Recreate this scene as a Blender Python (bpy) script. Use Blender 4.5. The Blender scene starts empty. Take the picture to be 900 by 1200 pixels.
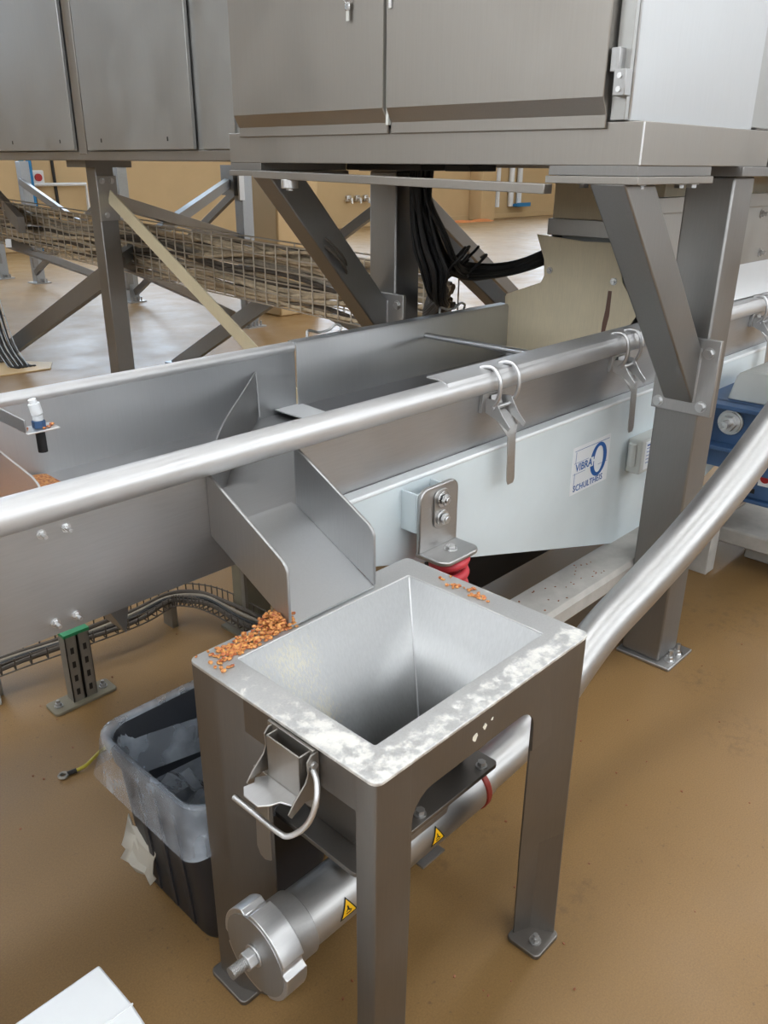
import bpy, bmesh, math, random
from mathutils import Vector, Matrix, noise as mnoise
random.seed(7)
scene = bpy.context.scene
COL = scene.collection
R_ = math.radians

# ---------------------------------------------------------------- camera
CAM_R = Vector((0.69125523, -0.7225754, 0.00714174))
CAM_U = Vector((0.27643959, 0.27356288, 0.92127331))
CAM_F = Vector((0.66764314, 0.63486073, -0.38885021))
cd = bpy.data.cameras.new('camera'); cam = bpy.data.objects.new('camera', cd); COL.objects.link(cam)
cd.sensor_fit = 'AUTO'; cd.sensor_width = 36.0; cd.lens = 966.3 / 1200 * 36.0
cd.clip_start = 0.02; cd.clip_end = 200
m = Matrix((CAM_R, CAM_U, -CAM_F)).transposed().to_4x4(); m.translation = (0, 0, 1.6)
cam.matrix_world = m
scene.camera = cam
# ---------------------------------------------------------------- world, exposure
w = bpy.data.worlds.new('world'); scene.world = w; w.use_nodes = True
w.node_tree.nodes['Background'].inputs[0].default_value = (0.75, 0.85, 1.0, 1)
w.node_tree.nodes['Background'].inputs[1].default_value = 0.6
scene.view_settings.view_transform = 'Standard'; scene.view_settings.look = 'None'
scene.view_settings.gamma = 1.0; scene.view_settings.use_curve_mapping = False
scene.view_settings.exposure = -0.15
try:
    scene.cycles.use_denoising = True
    scene.cycles.max_bounces = 8; scene.cycles.diffuse_bounces = 3; scene.cycles.glossy_bounces = 4
    scene.cycles.sample_clamp_indirect = 6.0
    scene.cycles.caustics_reflective = False; scene.cycles.caustics_refractive = False
except Exception:
    pass
SKYLIGHT = 11.0      # brightness of the skylights in the hall roof
FARWIN = 13.0       # tall windows of the far wall
SIDEWIN = 4.5       # windows of the right wall and panes added behind the camera

# ---------------------------------------------------------------- materials
def lin(r, g, b):
    f = lambda c: (c / 255 / 12.92) if c / 255 <= .04045 else ((c / 255 + .055) / 1.055) ** 2.4
    return (f(r), f(g), f(b), 1)

def newmat(name):
    mt = bpy.data.materials.new(name); mt.use_nodes = True
    nt = mt.node_tree; return mt, nt, nt.nodes['Principled BSDF']

def nd(nt, t, **k):
    n = nt.nodes.new(t)
    for a, b in k.items(): setattr(n, a, b)
    return n

def mapping(nt, scale, coord='Object'):
    tc = nd(nt, 'ShaderNodeTexCoord'); mp = nd(nt, 'ShaderNodeMapping')
    mp.inputs['Scale'].default_value = scale
    nt.links.new(tc.outputs[coord], mp.inputs[0]); return mp.outputs[0]

def noise(nt, vec, scale=5, detail=3, rough=.5):
    n = nd(nt, 'ShaderNodeTexNoise'); n.inputs['Scale'].default_value = scale
    n.inputs['Detail'].default_value = detail; n.inputs['Roughness'].default_value = rough
    nt.links.new(vec, n.inputs['Vector']); return n.outputs['Fac']

def mrange(nt, val, a, b, c, d, smooth=False):
    n = nd(nt, 'ShaderNodeMapRange')
    if smooth: n.interpolation_type = 'SMOOTHSTEP'
    for i, v in enumerate((a, b, c, d)): n.inputs[i + 1].default_value = v
    nt.links.new(val, n.inputs[0]); return n.outputs[0]

def math_(nt, op, a, b=None):
    n = nd(nt, 'ShaderNodeMath', operation=op)
    for i, v in enumerate((a, b)):
        if v is None: continue
        if isinstance(v, (int, float)): n.inputs[i].default_value = v
        else: nt.links.new(v, n.inputs[i])
    return n.outputs[0]

def mixc(nt, fac, a, b):
    n = nd(nt, 'ShaderNodeMix', data_type='RGBA')
    if isinstance(fac, (int, float)): n.inputs[0].default_value = fac
    else: nt.links.new(fac, n.inputs[0])
    for i, v in ((6, a), (7, b)):
        if isinstance(v, tuple): n.inputs[i].default_value = v
        else: nt.links.new(v, n.inputs[i])
    return n.outputs[2]

def bump(nt, bs, h, strength, dist=.002):
    b = nd(nt, 'ShaderNodeBump'); b.inputs['Strength'].default_value = strength
    b.inputs['Distance'].default_value = dist
    nt.links.new(h, b.inputs['Height']); nt.links.new(b.outputs[0], bs.inputs['Normal'])

def steel(name, col, rough, brush=(45, 45, 2.5), metal=1.0, var=.07):
    mt, nt, bs = newmat(name)
    v = mapping(nt, brush); s = noise(nt, v, 6, 4, .6)
    v2 = mapping(nt, (1, 1, 1)); c = noise(nt, v2, 4, 5, .6)
    nt.links.new(mrange(nt, c, .3, .7, rough - .06, rough + .08), bs.inputs['Roughness'])
    dk = tuple(x * (1 - var) for x in col[:3]) + (1,); lt = tuple(min(1, x * (1 + var)) for x in col[:3]) + (1,)
    f2 = math_(nt, 'ADD', math_(nt, 'MULTIPLY', s, .45), math_(nt, 'MULTIPLY', c, .55))
    nt.links.new(mixc(nt, mrange(nt, f2, .3, .7, 0, 1), dk, lt), bs.inputs['Base Color'])
    bs.inputs['Metallic'].default_value = metal
    return mt

def paint(name, col, rough=.4, var=.06, scale=6, metal=0.0, spec=.5, bumps=0):
    mt, nt, bs = newmat(name)
    v = mapping(nt, (1, 1, 1)); s = noise(nt, v, scale, 5, .6)
    dk = tuple(x * (1 - var) for x in col[:3]) + (1,); lt = tuple(min(1, x * (1 + var)) for x in col[:3]) + (1,)
    nt.links.new(mixc(nt, mrange(nt, s, .3, .7, 0, 1), dk, lt), bs.inputs['Base Color'])
    bs.inputs['Roughness'].default_value = rough; bs.inputs['Metallic'].default_value = metal
    bs.inputs['Specular IOR Level'].default_value = spec
    if bumps: bump(nt, bs, noise(nt, v, scale * 12, 3), bumps)
    return mt

def emit(name, col, strength):
    mt, nt, bs = newmat(name)
    bs.inputs['Base Color'].default_value = (.8, .8, .8, 1)
    bs.inputs['Emission Color'].default_value = col; bs.inputs['Emission Strength'].default_value = strength
    return mt

M = {}
M['steel'] = steel('brushed_stainless', (.42, .42, .42), .44)
M['steel_leg'] = steel('shaded_hopper_steel', (.215, .20, .185), .48)  # darker copy of the steel; shade on the hopper put into colour
M['steel_x'] = steel('trough_stainless', (.45, .45, .455), .42, brush=(2.5, 45, 45))
M['steel_post'] = steel('post_stainless', (.28, .274, .268), .46)
M['steel_panel'] = steel('panel_stainless', (.43, .43, .42), .46, brush=(45, 45, 1.5), var=.05)
M['steel_cab'] = steel('cabinet_stainless', (.345, .325, .30), .46, brush=(45, 45, 1.5), var=.05)
M['rail'] = steel('satin_rail_steel', (.62, .62, .625), .42, brush=(3, 50, 50), metal=.6)
M['steel_side'] = steel('lit_side_steel', (.53, .54, .55), .46, brush=(45, 45, 1.5), var=.05)  # lighter copy of the sheet steel; brightness of lit faces put into colour
M['steel_bright'] = steel('bright_stainless', (.64, .64, .645), .40, brush=(3, 50, 50))
M['steel_pipe'] = steel('pipe_stainless', (.46, .455, .45), .41, brush=(4, 30, 30))
M['steel_dull'] = steel('dull_bead_blasted_steel', (.42, .415, .41), .46)
M['galv'] = steel('galvanised', (.36, .38, .40), .48, brush=(8, 8, 8), metal=.85)
M['zinc'] = steel('zinc_bolt', (.60, .60, .60), .28, brush=(20, 20, 20))
M['beige_steel'] = steel('tan_reflection_steel', lin(236, 220, 188), .5, metal=.05, var=.10)  # tan reflection on the steel plate put into its base colour
M['beige_strip'] = steel('pale_beige_strip', lin(206, 196, 168), .45, metal=.3, var=.08)  # yellow reflection on the slanted strip put into its base colour
M['white_paint'] = paint('pale_blue_grey_paint', lin(212, 222, 226), .32, .03)
M['lit_edge'] = paint('edge_highlight_paint', lin(238, 242, 244), .4, .02)  # brighter copy of the side plate paint; edge highlight put into colour
M['white_plate'] = paint('white_grey_plate', lin(222, 224, 226), .35, .03)
M['blue_paint'] = paint('blue_machine_paint', lin(62, 92, 132), .42, .12)
M['grey_cap'] = paint('light_grey_plastic', lin(205, 207, 203), .45, .03)
M['dusty_grey'] = paint('dusty_grey_paint', lin(176, 172, 166), .6, .12, 14)
M['black'] = paint('black_rubber', lin(24, 24, 25), .5, .2)
M['bin'] = paint('black_plastic', lin(33, 36, 42), .42, .2, 9)
M['cable_brown'] = paint('dusty_cable', lin(176, 158, 132), .7, .25, 20)
M['cable_grey'] = paint('grey_cable', lin(140, 130, 116), .7, .25, 20)
M['cable_dark'] = paint('dark_cable', lin(78, 70, 62), .7, .25, 20)
M['tray_wire'] = steel('tray_wire', (.52, .47, .40), .45, metal=.8)
M['red_rubber'] = paint('red_rubber', lin(205, 62, 72), .45, .08)
M['red_clamp'] = paint('red_gasket', lin(158, 52, 42), .5, .1)
M['green_paint'] = paint('green_paint', lin(40, 132, 84), .5, .1)
M['olive'] = paint('olive_grey_paint', lin(114, 107, 90), .55, .12, 10)
M['strut'] = steel('strut_galvanised', (.25, .23, .20), .5, metal=.6)
M['yellow'] = paint('yellow_label', lin(246, 190, 20), .45, .02)
M['ink'] = paint('black_ink', lin(22, 20, 18), .5, .02)
M['sticker'] = paint('white_label', lin(236, 240, 244), .4, .01)
M['logo'] = paint('blue_ink', lin(28, 92, 168), .4, .02)
M['greyink'] = paint('grey_ink', lin(120, 124, 130), .5, .02)
M['white'] = paint('white_plastic', lin(226, 228, 230), .4, .03)
M['red'] = paint('red_plastic', lin(176, 36, 40), .4, .05)
M['cyan'] = paint('blue_plastic', lin(28, 120, 176), .4, .05)
M['teal'] = paint('teal_pipe', lin(70, 128, 142), .4, .05)
M['pink'] = paint('wet_stain', lin(120, 88, 74), .4, .1)
M['orange'] = paint('orange_floor_pile', lin(196, 118, 60), .8, .2, 30)
M['earth'] = paint('yellow_green_wire', lin(172, 158, 44), .5, .15, 60)
M['grain'] = paint('corn_grain', lin(222, 150, 84), .5, .35, 60)
mt, nt, bs = newmat('mixed_grain'); M['grain'] = mt
gn = noise(nt, mapping(nt, (150, 150, 150)), 1, 2, .5)
nt.links.new(mixc(nt, mrange(nt, gn, .36, .64, 0, 1), lin(226, 166, 96), lin(168, 86, 52)), bs.inputs['Base Color'])
bs.inputs['Roughness'].default_value = .5
M['grain_red'] = paint('red_grain', lin(140, 84, 56), .5, .3, 60)
M['flour'] = paint('flour', lin(226, 220, 204), .9, .05, 40)
M['wall'] = paint('beige_wall_paint', lin(198, 170, 128), .5, .03, 2, spec=.35)
M['wall_hall'] = paint('hall_wall_paint', lin(150, 150, 148), .6, .03, 2, spec=.3)
M['wall_light'] = paint('light_wall_paint', lin(196, 196, 192), .6, .03, 2, spec=.3)
M['ceiling'] = paint('ceiling_panel', lin(190, 191, 190), .7, .04, 2)
M['skylight'] = emit('skylight_glass', (.93, .97, 1, 1), SKYLIGHT)
M['farwin'] = emit('far_window_glass', (.66, .82, 1, 1), FARWIN)
M['sidewin'] = emit('side_window_glass', (.93, .97, 1, 1), SIDEWIN)

FC = (13.5, 5.0)   # centre of the floor slab
STAINS = [(x - FC[0], y - FC[1], r) for x, y, r in ((1.33, .673, .09), (1.41, .656, .06), (1.40, .98, .10), (1.24, .965, .08), (2.94, .95, .32), (2.45, .82, .15), (2.25, .62, .18))]
def floor_mat():
    mt, nt, bs = newmat('ochre_epoxy_floor')
    v = mapping(nt, (1, 1, 1))
    big = noise(nt, v, .55, 5, .6); mid = noise(nt, v, 3.2, 6, .62); fine = noise(nt, v, 260, 2, .5); grit = noise(nt, v, 70, 3, .6)
    c = mixc(nt, mrange(nt, big, .35, .65, 0, 1, True), lin(134, 104, 63), lin(146, 114, 73))
    c = mixc(nt, mrange(nt, fine, .3, .7, 0, .42), c, lin(104, 78, 47))
    c = mixc(nt, mrange(nt, mid, .60, .78, 0, .22, True), c, lin(120, 92, 62))
    d = math_(nt, 'MULTIPLY', mrange(nt, grit, .62, .72, 0, 1, True), mrange(nt, mid, .50, .62, 0, .6, True))
    c = mixc(nt, d, c, lin(92, 70, 52))
    sep = nd(nt, 'ShaderNodeSeparateXYZ'); nt.links.new(v, sep.inputs[0]); smudge = noise(nt, v, 26, 5, .7); tot = None
    for (sx, sy, sr) in STAINS:
        dx = math_(nt, 'SUBTRACT', sep.outputs[0], sx); dy = math_(nt, 'SUBTRACT', sep.outputs[1], sy)
        d2 = math_(nt, 'SQRT', math_(nt, 'ADD', math_(nt, 'MULTIPLY', dx, dx), math_(nt, 'MULTIPLY', dy, dy)))
        r_ = mrange(nt, d2, sr, sr * .25, 0, 1, True); tot = r_ if tot is None else math_(nt, 'MAXIMUM', tot, r_)
    st_ = math_(nt, 'MULTIPLY', tot, mrange(nt, smudge, .46, .70, 0, .36, True))
    c = mixc(nt, st_, c, lin(78, 60, 46))
    nt.links.new(c, bs.inputs['Base Color'])
    nt.links.new(mrange(nt, mid, .3, .7, .34, .50), bs.inputs['Roughness'])
    bs.inputs['Specular IOR Level'].default_value = .38
    h = math_(nt, 'ADD', math_(nt, 'MULTIPLY', fine, .25), math_(nt, 'MULTIPLY', mid, 1.0))
    bump(nt, bs, h, .05, .003)
    return mt
M['floor'] = floor_mat()

def flour_metal(name, base, masks, scale=(30, 30, 30), thr=(.5, .58), rough=.36, pcol=lin(222, 216, 202), mmax=1.0):
    """steel with patches of flour; masks: list of (axis, edge0, edge1) smooth ramps whose maximum limits the patches"""
    mt, nt, bs = newmat(name)
    tc = nd(nt, 'ShaderNodeTexCoord'); sp = nd(nt, 'ShaderNodeSeparateXYZ'); nt.links.new(tc.outputs['Object'], sp.inputs[0])
    tot = None
    for group in masks:
        g = None
        for ax, a, b in group:
            r = mrange(nt, sp.outputs[ax], a, b, 0, 1, True)
            g = r if g is None else math_(nt, 'MULTIPLY', g, r)
        tot = g if tot is None else math_(nt, 'MAXIMUM', tot, g)
    n1 = noise(nt, mapping(nt, scale), 1, 6, .68)
    n2 = noise(nt, mapping(nt, (7, 7, 7)), 1, 3, .5)
    n = math_(nt, 'ADD', math_(nt, 'MULTIPLY', n1, .65), math_(nt, 'MULTIPLY', n2, .35))
    val = math_(nt, 'ADD', n, math_(nt, 'MULTIPLY', math_(nt, 'SUBTRACT', tot, 1.0), .35))
    fac = mrange(nt, val, thr[0], thr[1], 0, .62, True)
    s = noise(nt, mapping(nt, (40, 40, 4)), 6, 4, .6)
    dk = tuple(x * .88 for x in base[:3]) + (1,); lt = tuple(x * 1.12 for x in base[:3]) + (1,)
    nt.links.new(mixc(nt, fac, mixc(nt, s, dk, lt), pcol), bs.inputs['Base Color'])
    inv = math_(nt, 'SUBTRACT', 1.0, fac)
    nt.links.new(math_(nt, 'MULTIPLY', inv, mmax), bs.inputs['Metallic'])
    nt.links.new(math_(nt, 'ADD', math_(nt, 'MULTIPLY', fac, .5), rough), bs.inputs['Roughness'])
    bump(nt, bs, fac, .25, .002)
    return mt
M['rim'] = flour_metal('floury_rim_steel', (.58, .58, .575),
    [[(0, -.20, -.25), (1, .26, .10)], [(1, -.15, -.20)], [(0, .20, .32)]], scale=(48, 48, 48), thr=(.46, .60), rough=.46, pcol=lin(236, 233, 225), mmax=.7)
M['hopper_in'] = flour_metal('floury_hopper_steel', (.58, .59, .595),
    [[(0, .06, -.08), (1, .02, .08), (2, .85, .74)], [(0, .02, -.16), (1, -.3, .1), (2, .8, .6)]], scale=(280, 280, 45), thr=(.47, .60), rough=.52, pcol=lin(226, 220, 196), mmax=.3)

def bag_mat():
    mt, nt, bs = newmat('clear_plastic_film')
    v = mapping(nt, (1, 1, 1)); n = noise(nt, v, 11, 3, .5)
    bs.inputs['Base Color'].default_value = lin(205, 214, 226)
    bs.inputs['Roughness'].default_value = .16
    bs.inputs['Specular IOR Level'].default_value = .8
    nt.links.new(mrange(nt, n, .35, .7, .18, .56), bs.inputs['Alpha'])
    bump(nt, bs, n, .9, .03)
    return mt
M['bag'] = bag_mat()
mt, nt, bs = newmat('window_pane_dust'); M['tatter'] = mt
bs.inputs['Base Color'].default_value = lin(190, 184, 172); bs.inputs['Roughness'].default_value = .5; bs.inputs['Alpha'].default_value = .85
mt, nt, bs = newmat('perforated_floor_steel'); M['perforated'] = mt
vo = nd(nt, 'ShaderNodeTexVoronoi'); vo.inputs['Scale'].default_value = 1; vo.inputs['Randomness'].default_value = 0
nt.links.new(mapping(nt, (90, 90, 90)), vo.inputs['Vector'])
fc = mrange(nt, vo.outputs['Distance'], .25, .32, 0, 1, True)
nt.links.new(mixc(nt, fc, (.05, .05, .05, 1), (.30, .30, .31, 1)), bs.inputs['Base Color'])
bs.inputs['Metallic'].default_value = .9; bs.inputs['Roughness'].default_value = .42

# ---------------------------------------------------------------- mesh helpers
class MB:
    def __init__(s): s.v = []; s.f = []
    def add(s, vs, fs):
        o = len(s.v); s.v += [Vector(p) for p in vs]; s.f += [tuple(i + o for i in f) for f in fs]; return s
    def box(s, x0, x1, y0, y1, z0, z1):
        return s.add([(x0,y0,z0),(x1,y0,z0),(x1,y1,z0),(x0,y1,z0),(x0,y0,z1),(x1,y0,z1),(x1,y1,z1),(x0,y1,z1)],
                     [(3,2,1,0),(4,5,6,7),(0,1,5,4),(1,2,6,5),(2,3,7,6),(3,0,4,7)])
    def bar(s, a, b, wd, ht, up=(0, 0, 1)):
        """rectangular bar from a to b; wd across (sideways), ht along 'up'"""
        a = Vector(a); b = Vector(b); d = (b - a).normalized(); u = Vector(up)
        sd = d.cross(u); sd.normalize(); u = sd.cross(d).normalized()
        vs = []
        for p in (a, b):
            for i, j in ((-1,-1),(1,-1),(1,1),(-1,1)): vs.append(p + sd * (i * wd / 2) + u * (j * ht / 2))
        return s.add(vs, [(3,2,1,0),(4,5,6,7),(0,1,5,4),(1,2,6,5),(2,3,7,6),(3,0,4,7)])
    def prism(s, pts, axis, a, b):
        """polygon pts in the plane across 'axis' (x:(y,z) y:(x,z) z:(x,y)), extruded from a to b"""
        def P(p, t):
            return {'x': (t, p[0], p[1]), 'y': (p[0], t, p[1]), 'z': (p[0], p[1], t)}[axis]
        n = len(pts); vs = [P(p, a) for p in pts] + [P(p, b) for p in pts]
        fs = [tuple(range(n)), tuple(range(2 * n - 1, n - 1, -1))]
        for i in range(n):
            j = (i + 1) % n; fs.append((i, i + n, j + n, j))
        return s.add(vs, fs)
    def ring(s, outer, inner, axis, a, b):
        def P(p, t):
            return {'x': (t, p[0], p[1]), 'y': (p[0], t, p[1]), 'z': (p[0], p[1], t)}[axis]
        n = len(outer); vs = [P(p, a) for p in outer] + [P(p, a) for p in inner] + [P(p, b) for p in outer] + [P(p, b) for p in inner]
        fs = []
        for i in range(n):
            j = (i + 1) % n
            fs += [(i, j, n + j, n + i), (2*n + j, 2*n + i, 3*n + i, 3*n + j), (j, i, 2*n + i, 2*n + j), (n + i, n + j, 3*n + j, 3*n + i)]
        return s.add(vs, fs)
    def tube(s, path, r, seg=10, cap=True, flat=1.0):
        path = [Vector(p) for p in path]; n = len(path); vs = []; fs = []
        rs = r if isinstance(r, (list, tuple)) else [r] * n
        t0 = (path[1] - path[0]).normalized(); ref = Vector((0, 0, 1)) if abs(t0.z) < .9 else Vector((1, 0, 0))
        u = t0.cross(ref).normalized()
        for i, p in enumerate(path):
            t = (path[min(i + 1, n - 1)] - path[max(i - 1, 0)]).normalized()
            u = (u - t * u.dot(t)).normalized(); v = t.cross(u)
            for k in range(seg):
                a = 2 * math.pi * k / seg; vs.append(p + u * (math.cos(a) * rs[i]) + v * (math.sin(a) * rs[i] * flat))
        for i in range(n - 1):
            for k in range(seg):
                l = (k + 1) % seg; fs.append((i*seg + k, i*seg + l, (i+1)*seg + l, (i+1)*seg + k))
        if cap: fs += [tuple(range(seg - 1, -1, -1)), tuple(range((n-1)*seg, n*seg))]
        return s.add(vs, fs)
    def cyl(s, a, b, r, seg=16, r2=None):
        return s.tube([a, b], [r, r if r2 is None else r2], seg)
    def hexbolt(s, p, n, r, h, shaft=0, washer=True):
        p = Vector(p); n = Vector(n).normalized()
        if washer: s.cyl(p, p + n * (h * .25), r * 1.35, 16)
        s.cyl(p + n * (h * .2), p + n * (h * 1.0), r, 6)
        if shaft: s.cyl(p + n * h, p + n * (h + shaft), r * .55, 10)
        return s
    def sheet(s, pts, axis, a, b, t):
        """open polyline pts (in plane across axis) with thickness t, extruded a..b"""
        out = offset_poly(pts, t); return s.prism(list(pts) + out[::-1], axis, a, b)

def offset_poly(pts, t):
    pts = [Vector((p[0], p[1])) for p in pts]; out = []
    for i, p in enumerate(pts):
        d1 = (pts[i] - pts[i-1]).normalized() if i > 0 else None
        d2 = (pts[i+1] - pts[i]).normalized() if i < len(pts) - 1 else None
        if d1 is None: d1 = d2
        if d2 is None: d2 = d1
        n1 = Vector((-d1.y, d1.x)); n2 = Vector((-d2.y, d2.x)); nn = (n1 + n2).normalized()
        out.append(p + nn * (t / max(.3, nn.dot(n1))))
    return [(o.x, o.y) for o in out]

def rrect(x0, x1, y0, y1, r, k=5):
    pts = []
    for cx, cy, a0 in ((x1 - r, y1 - r, 0), (x0 + r, y1 - r, 90), (x0 + r, y0 + r, 180), (x1 - r, y0 + r, 270)):
        for i in range(k + 1):
            a = R_(a0 + 90 * i / k); pts.append((cx + r * math.cos(a), cy + r * math.sin(a)))
    return pts

def arc(cx, cy, r, a0, a1, k=8):
    return [(cx + r * math.cos(R_(a0 + (a1 - a0) * i / k)), cy + r * math.sin(R_(a0 + (a1 - a0) * i / k))) for i in range(k + 1)]

def catmull(pts, k=6):
    P = [Vector(p) for p in pts]; out = []
    for i in range(len(P) - 1):
        a = P[max(i-1, 0)]; b = P[i]; c = P[i+1]; d = P[min(i+2, len(P)-1)]
        for j in range(k):
            t = j / k
            out.append(.5 * ((2*b) + (c-a)*t + (2*a-5*b+4*c-d)*t*t + (-a+3*b-3*c+d)*t**3))
    return out + [P[-1]]

def root(name, loc, label, cat, group=None, kind=None):
    o = bpy.data.objects.new(name, None); COL.objects.link(o); o.location = loc; o.empty_display_size = .05
    tag(o, label, cat, group, kind); return o

def tag(o, label=None, cat=None, group=None, kind=None):
    if label: o['label'] = label
    if cat: o['category'] = cat
    if group: o['group'] = group
    if kind: o['kind'] = kind
    return o

def origin_of(o):
    p = Vector(o.location)
    while o.parent: o = o.parent; p += Vector(o.location)
    return p

def part(name, mb, mat, parent=None, bevel=0, label=None, angle=38, kind=None, seg=2, recalc=True):
    """one mesh object; verts are given in world coordinates"""
    if parent is not None: off = origin_of(parent)
    else:
        xs = [p.x for p in mb.v]; ys = [p.y for p in mb.v]; zs = [p.z for p in mb.v]
        off = Vector(((min(xs)+max(xs))/2, (min(ys)+max(ys))/2, min(zs)))
    me = bpy.data.meshes.new(name); me.from_pydata([p - off for p in mb.v], [], mb.f); me.update()
    if recalc:
        bm = bmesh.new(); bm.from_mesh(me); bmesh.ops.recalc_face_normals(bm, faces=bm.faces); bm.to_mesh(me); bm.free()
    for pl in me.polygons: pl.use_smooth = True
    me.set_sharp_from_angle(angle=R_(angle))
    o = bpy.data.objects.new(name, me); COL.objects.link(o)
    me.materials.append(M[mat] if isinstance(mat, str) else mat)
    if parent is not None: o.parent = parent
    else: o.location = off
    if bevel:
        b = o.modifiers.new('bevel', 'BEVEL'); b.width = bevel; b.segments = seg; b.limit_method = 'ANGLE'; b.angle_limit = R_(40)
    if label: o['label'] = label
    if kind: o['kind'] = kind
    return o

def copy_part(src, delta, parent, name=None):
    c = src.copy(); COL.objects.link(c); c.parent = parent
    c.location = Vector(src.location) + Vector(delta); 
    if name: c.name = name
    return c

def text_mb(body, size, place, extrude=.0004, align='LEFT', squeeze=1.0, bold=0.0, space=1.0):
    cu = bpy.data.curves.new('t', 'FONT'); cu.body = body; cu.size = size; cu.extrude = extrude; cu.align_x = align; cu.offset = bold; cu.space_character = space; cu.resolution_u = 3
    o = bpy.data.objects.new('t', cu); COL.objects.link(o); bpy.context.view_layer.update()
    me = bpy.data.meshes.new_from_object(o.evaluated_get(bpy.context.evaluated_depsgraph_get()))
    mb = MB(); mb.add([place(v.co.x * squeeze, v.co.y, v.co.z) for v in me.vertices], [tuple(p.vertices) for p in me.polygons])
    bpy.data.objects.remove(o); bpy.data.curves.remove(cu); bpy.data.meshes.remove(me)
    return mb

# ================================================================ THE HALL
def struct(name, mb, mat, parent=None, **k):
    o = part(name, mb, mat, parent, **k)
    o['kind'] = 'structure'; return o
X0, X1, Y0, Y1, ZC = -7.0, 34.0, -7.0, 17.0, 7.5
struct('floor', MB().box(X0, X1, Y0, Y1, -.1, 0), 'floor')
struct('wall_back', MB().box(X0, X1, Y1, Y1 + .2, 0, ZC), 'wall')
struct('wall_right', MB().box(X0, X1, Y0 - .2, Y0, 0, ZC), 'wall_hall')
struct('wall_front', MB().box(X0 - .2, X0, Y0, Y1, 0, ZC), 'wall_light')
struct('wall_end', MB().box(X1, X1 + .2, Y0, Y1, 0, ZC), 'wall')
struct('ceiling', MB().box(X0, X1, Y0, Y1, ZC, ZC + .2), 'ceiling')
struct('baseboard_back', MB().box(X0, X1, Y1 - .03, Y1, 0, .14), 'wall')
wn = 0
for i, yy in enumerate((-3.5, 1.5, 6.5)):
    for xx in (-1.5, 7.0, 16.0, 25.0):
        wn += 1
        wo = struct('window_%d' % wn, MB().box(xx - 3.0, xx + 3.0, yy - .55, yy + .55, ZC - .06, ZC - .02), 'skylight')
        part('window_frame', MB().ring(rrect(xx - 3.08, xx + 3.08, yy - .63, yy + .63, .01, 1), rrect(xx - 3.0, xx + 3.0, yy - .55, yy + .55, .01, 1), 'z', ZC - .12, ZC), 'white', wo)
for xx in (3.0, 9.0, 15.0, 21.0, 27.0):
    wn += 1
    wo = struct('window_%d' % wn, MB().box(xx - 2.2, xx + 2.2, Y1 - .05, Y1 - .01, 3.0, 6.6), 'farwin')
    part('window_frame', MB().ring(rrect(xx - 2.3, xx + 2.3, 2.9, 6.7, .01, 1), rrect(xx - 2.2, xx + 2.2, 3.0, 6.6, .01, 1), 'y', Y1 - .1, Y1), 'white', wo)
for xx in (-3.0, 3.0, 9.0, 15.0):
    wn += 1
    wo = struct('window_%d' % wn, MB().box(xx - 2.0, xx + 2.0, Y0 + .01, Y0 + .05, 2.4, 6.0), 'sidewin')
    part('window_frame', MB().ring(rrect(xx - 2.1, xx + 2.1, 2.3, 6.1, .01, 1), rrect(xx - 2.0, xx + 2.0, 2.4, 6.0, .01, 1), 'y', Y0, Y0 + .1), 'white', wo)
for yy in (-3.5, 1.5, 6.5):  # glowing panes added behind the camera to brighten doors and panels
    wn += 1
    wo = struct('window_%d' % wn, MB().box(X0 + .01, X0 + .05, yy - 1.6, yy + 1.6, 2.8, 5.8), 'sidewin')
    part('window_frame', MB().ring(rrect(yy - 1.7, yy + 1.7, 2.7, 5.9, .01, 1), rrect(yy - 1.6, yy + 1.6, 2.8, 5.8, .01, 1), 'x', X0, X0 + .1), 'white', wo)
# square pillar and wall pilasters
struct('trim_1', MB().box(6.02, 6.62, 7.35, 7.95, 0, ZC), 'wall', bevel=.02)
struct('trim_2', MB().box(21.6, 22.3, Y1 - .5, Y1, 0, ZC), 'wall', bevel=.02)
struct('trim_3', MB().box(6.2, 7.25, Y1 - .7, Y1, 0, ZC), 'wall', bevel=.02)
# fittings on the far wall
r = root('wall_pipe', (8.0, 16.85, 0), 'thin white pipe loop running along the beige far wall at the left', 'pipe')
part('pipe', MB().tube([(7.35, 16.86, .55), (7.35, 16.86, 1.18), (8.85, 16.86, 1.18), (8.85, 16.86, .58)], .035, 8), 'white', r)
part('bracket', MB().box(8.79, 8.91, 16.83, 17.0, .52, .62), 'white', r)
r = root('alarm_box', (7.86, 16.9, 1.3), 'small white box with a red button on the far wall', 'alarm')
part('housing', MB().box(7.74, 8.0, 16.86, 17.0, 1.18, 1.44), 'white', r, bevel=.02)
part('button', MB().cyl((7.87, 16.86, 1.31), (7.87, 16.82, 1.31), .07, 14), 'red', r)
for xa, xb, n_, lb in ((7.80, 8.0, 'conduit', 'dark conduit rising behind the alarm box on the far wall'), (8.25, 8.45, 'conduit', 'dark conduit between the alarm box and the white pipe elbow')):
    tag(part(n_, MB().tube([(xa, 16.97, 2.6), (xa, 16.97, 1.5), (xa + .02, 16.97, .1)], .03, 6), 'black'), lb, 'conduit')
for i, (xa, mat, lb) in enumerate(((7.30, 'teal', 'teal blue pipe standing against the far wall, left of its pair'), (7.44, 'cyan', 'brighter blue pipe standing against the far wall, right of its pair'))):
    tag(part('wall_riser', MB().tube([(xa, 16.24, 0), (xa, 16.24, 3.2)], .05, 8), mat), lb, 'pipe')
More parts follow.
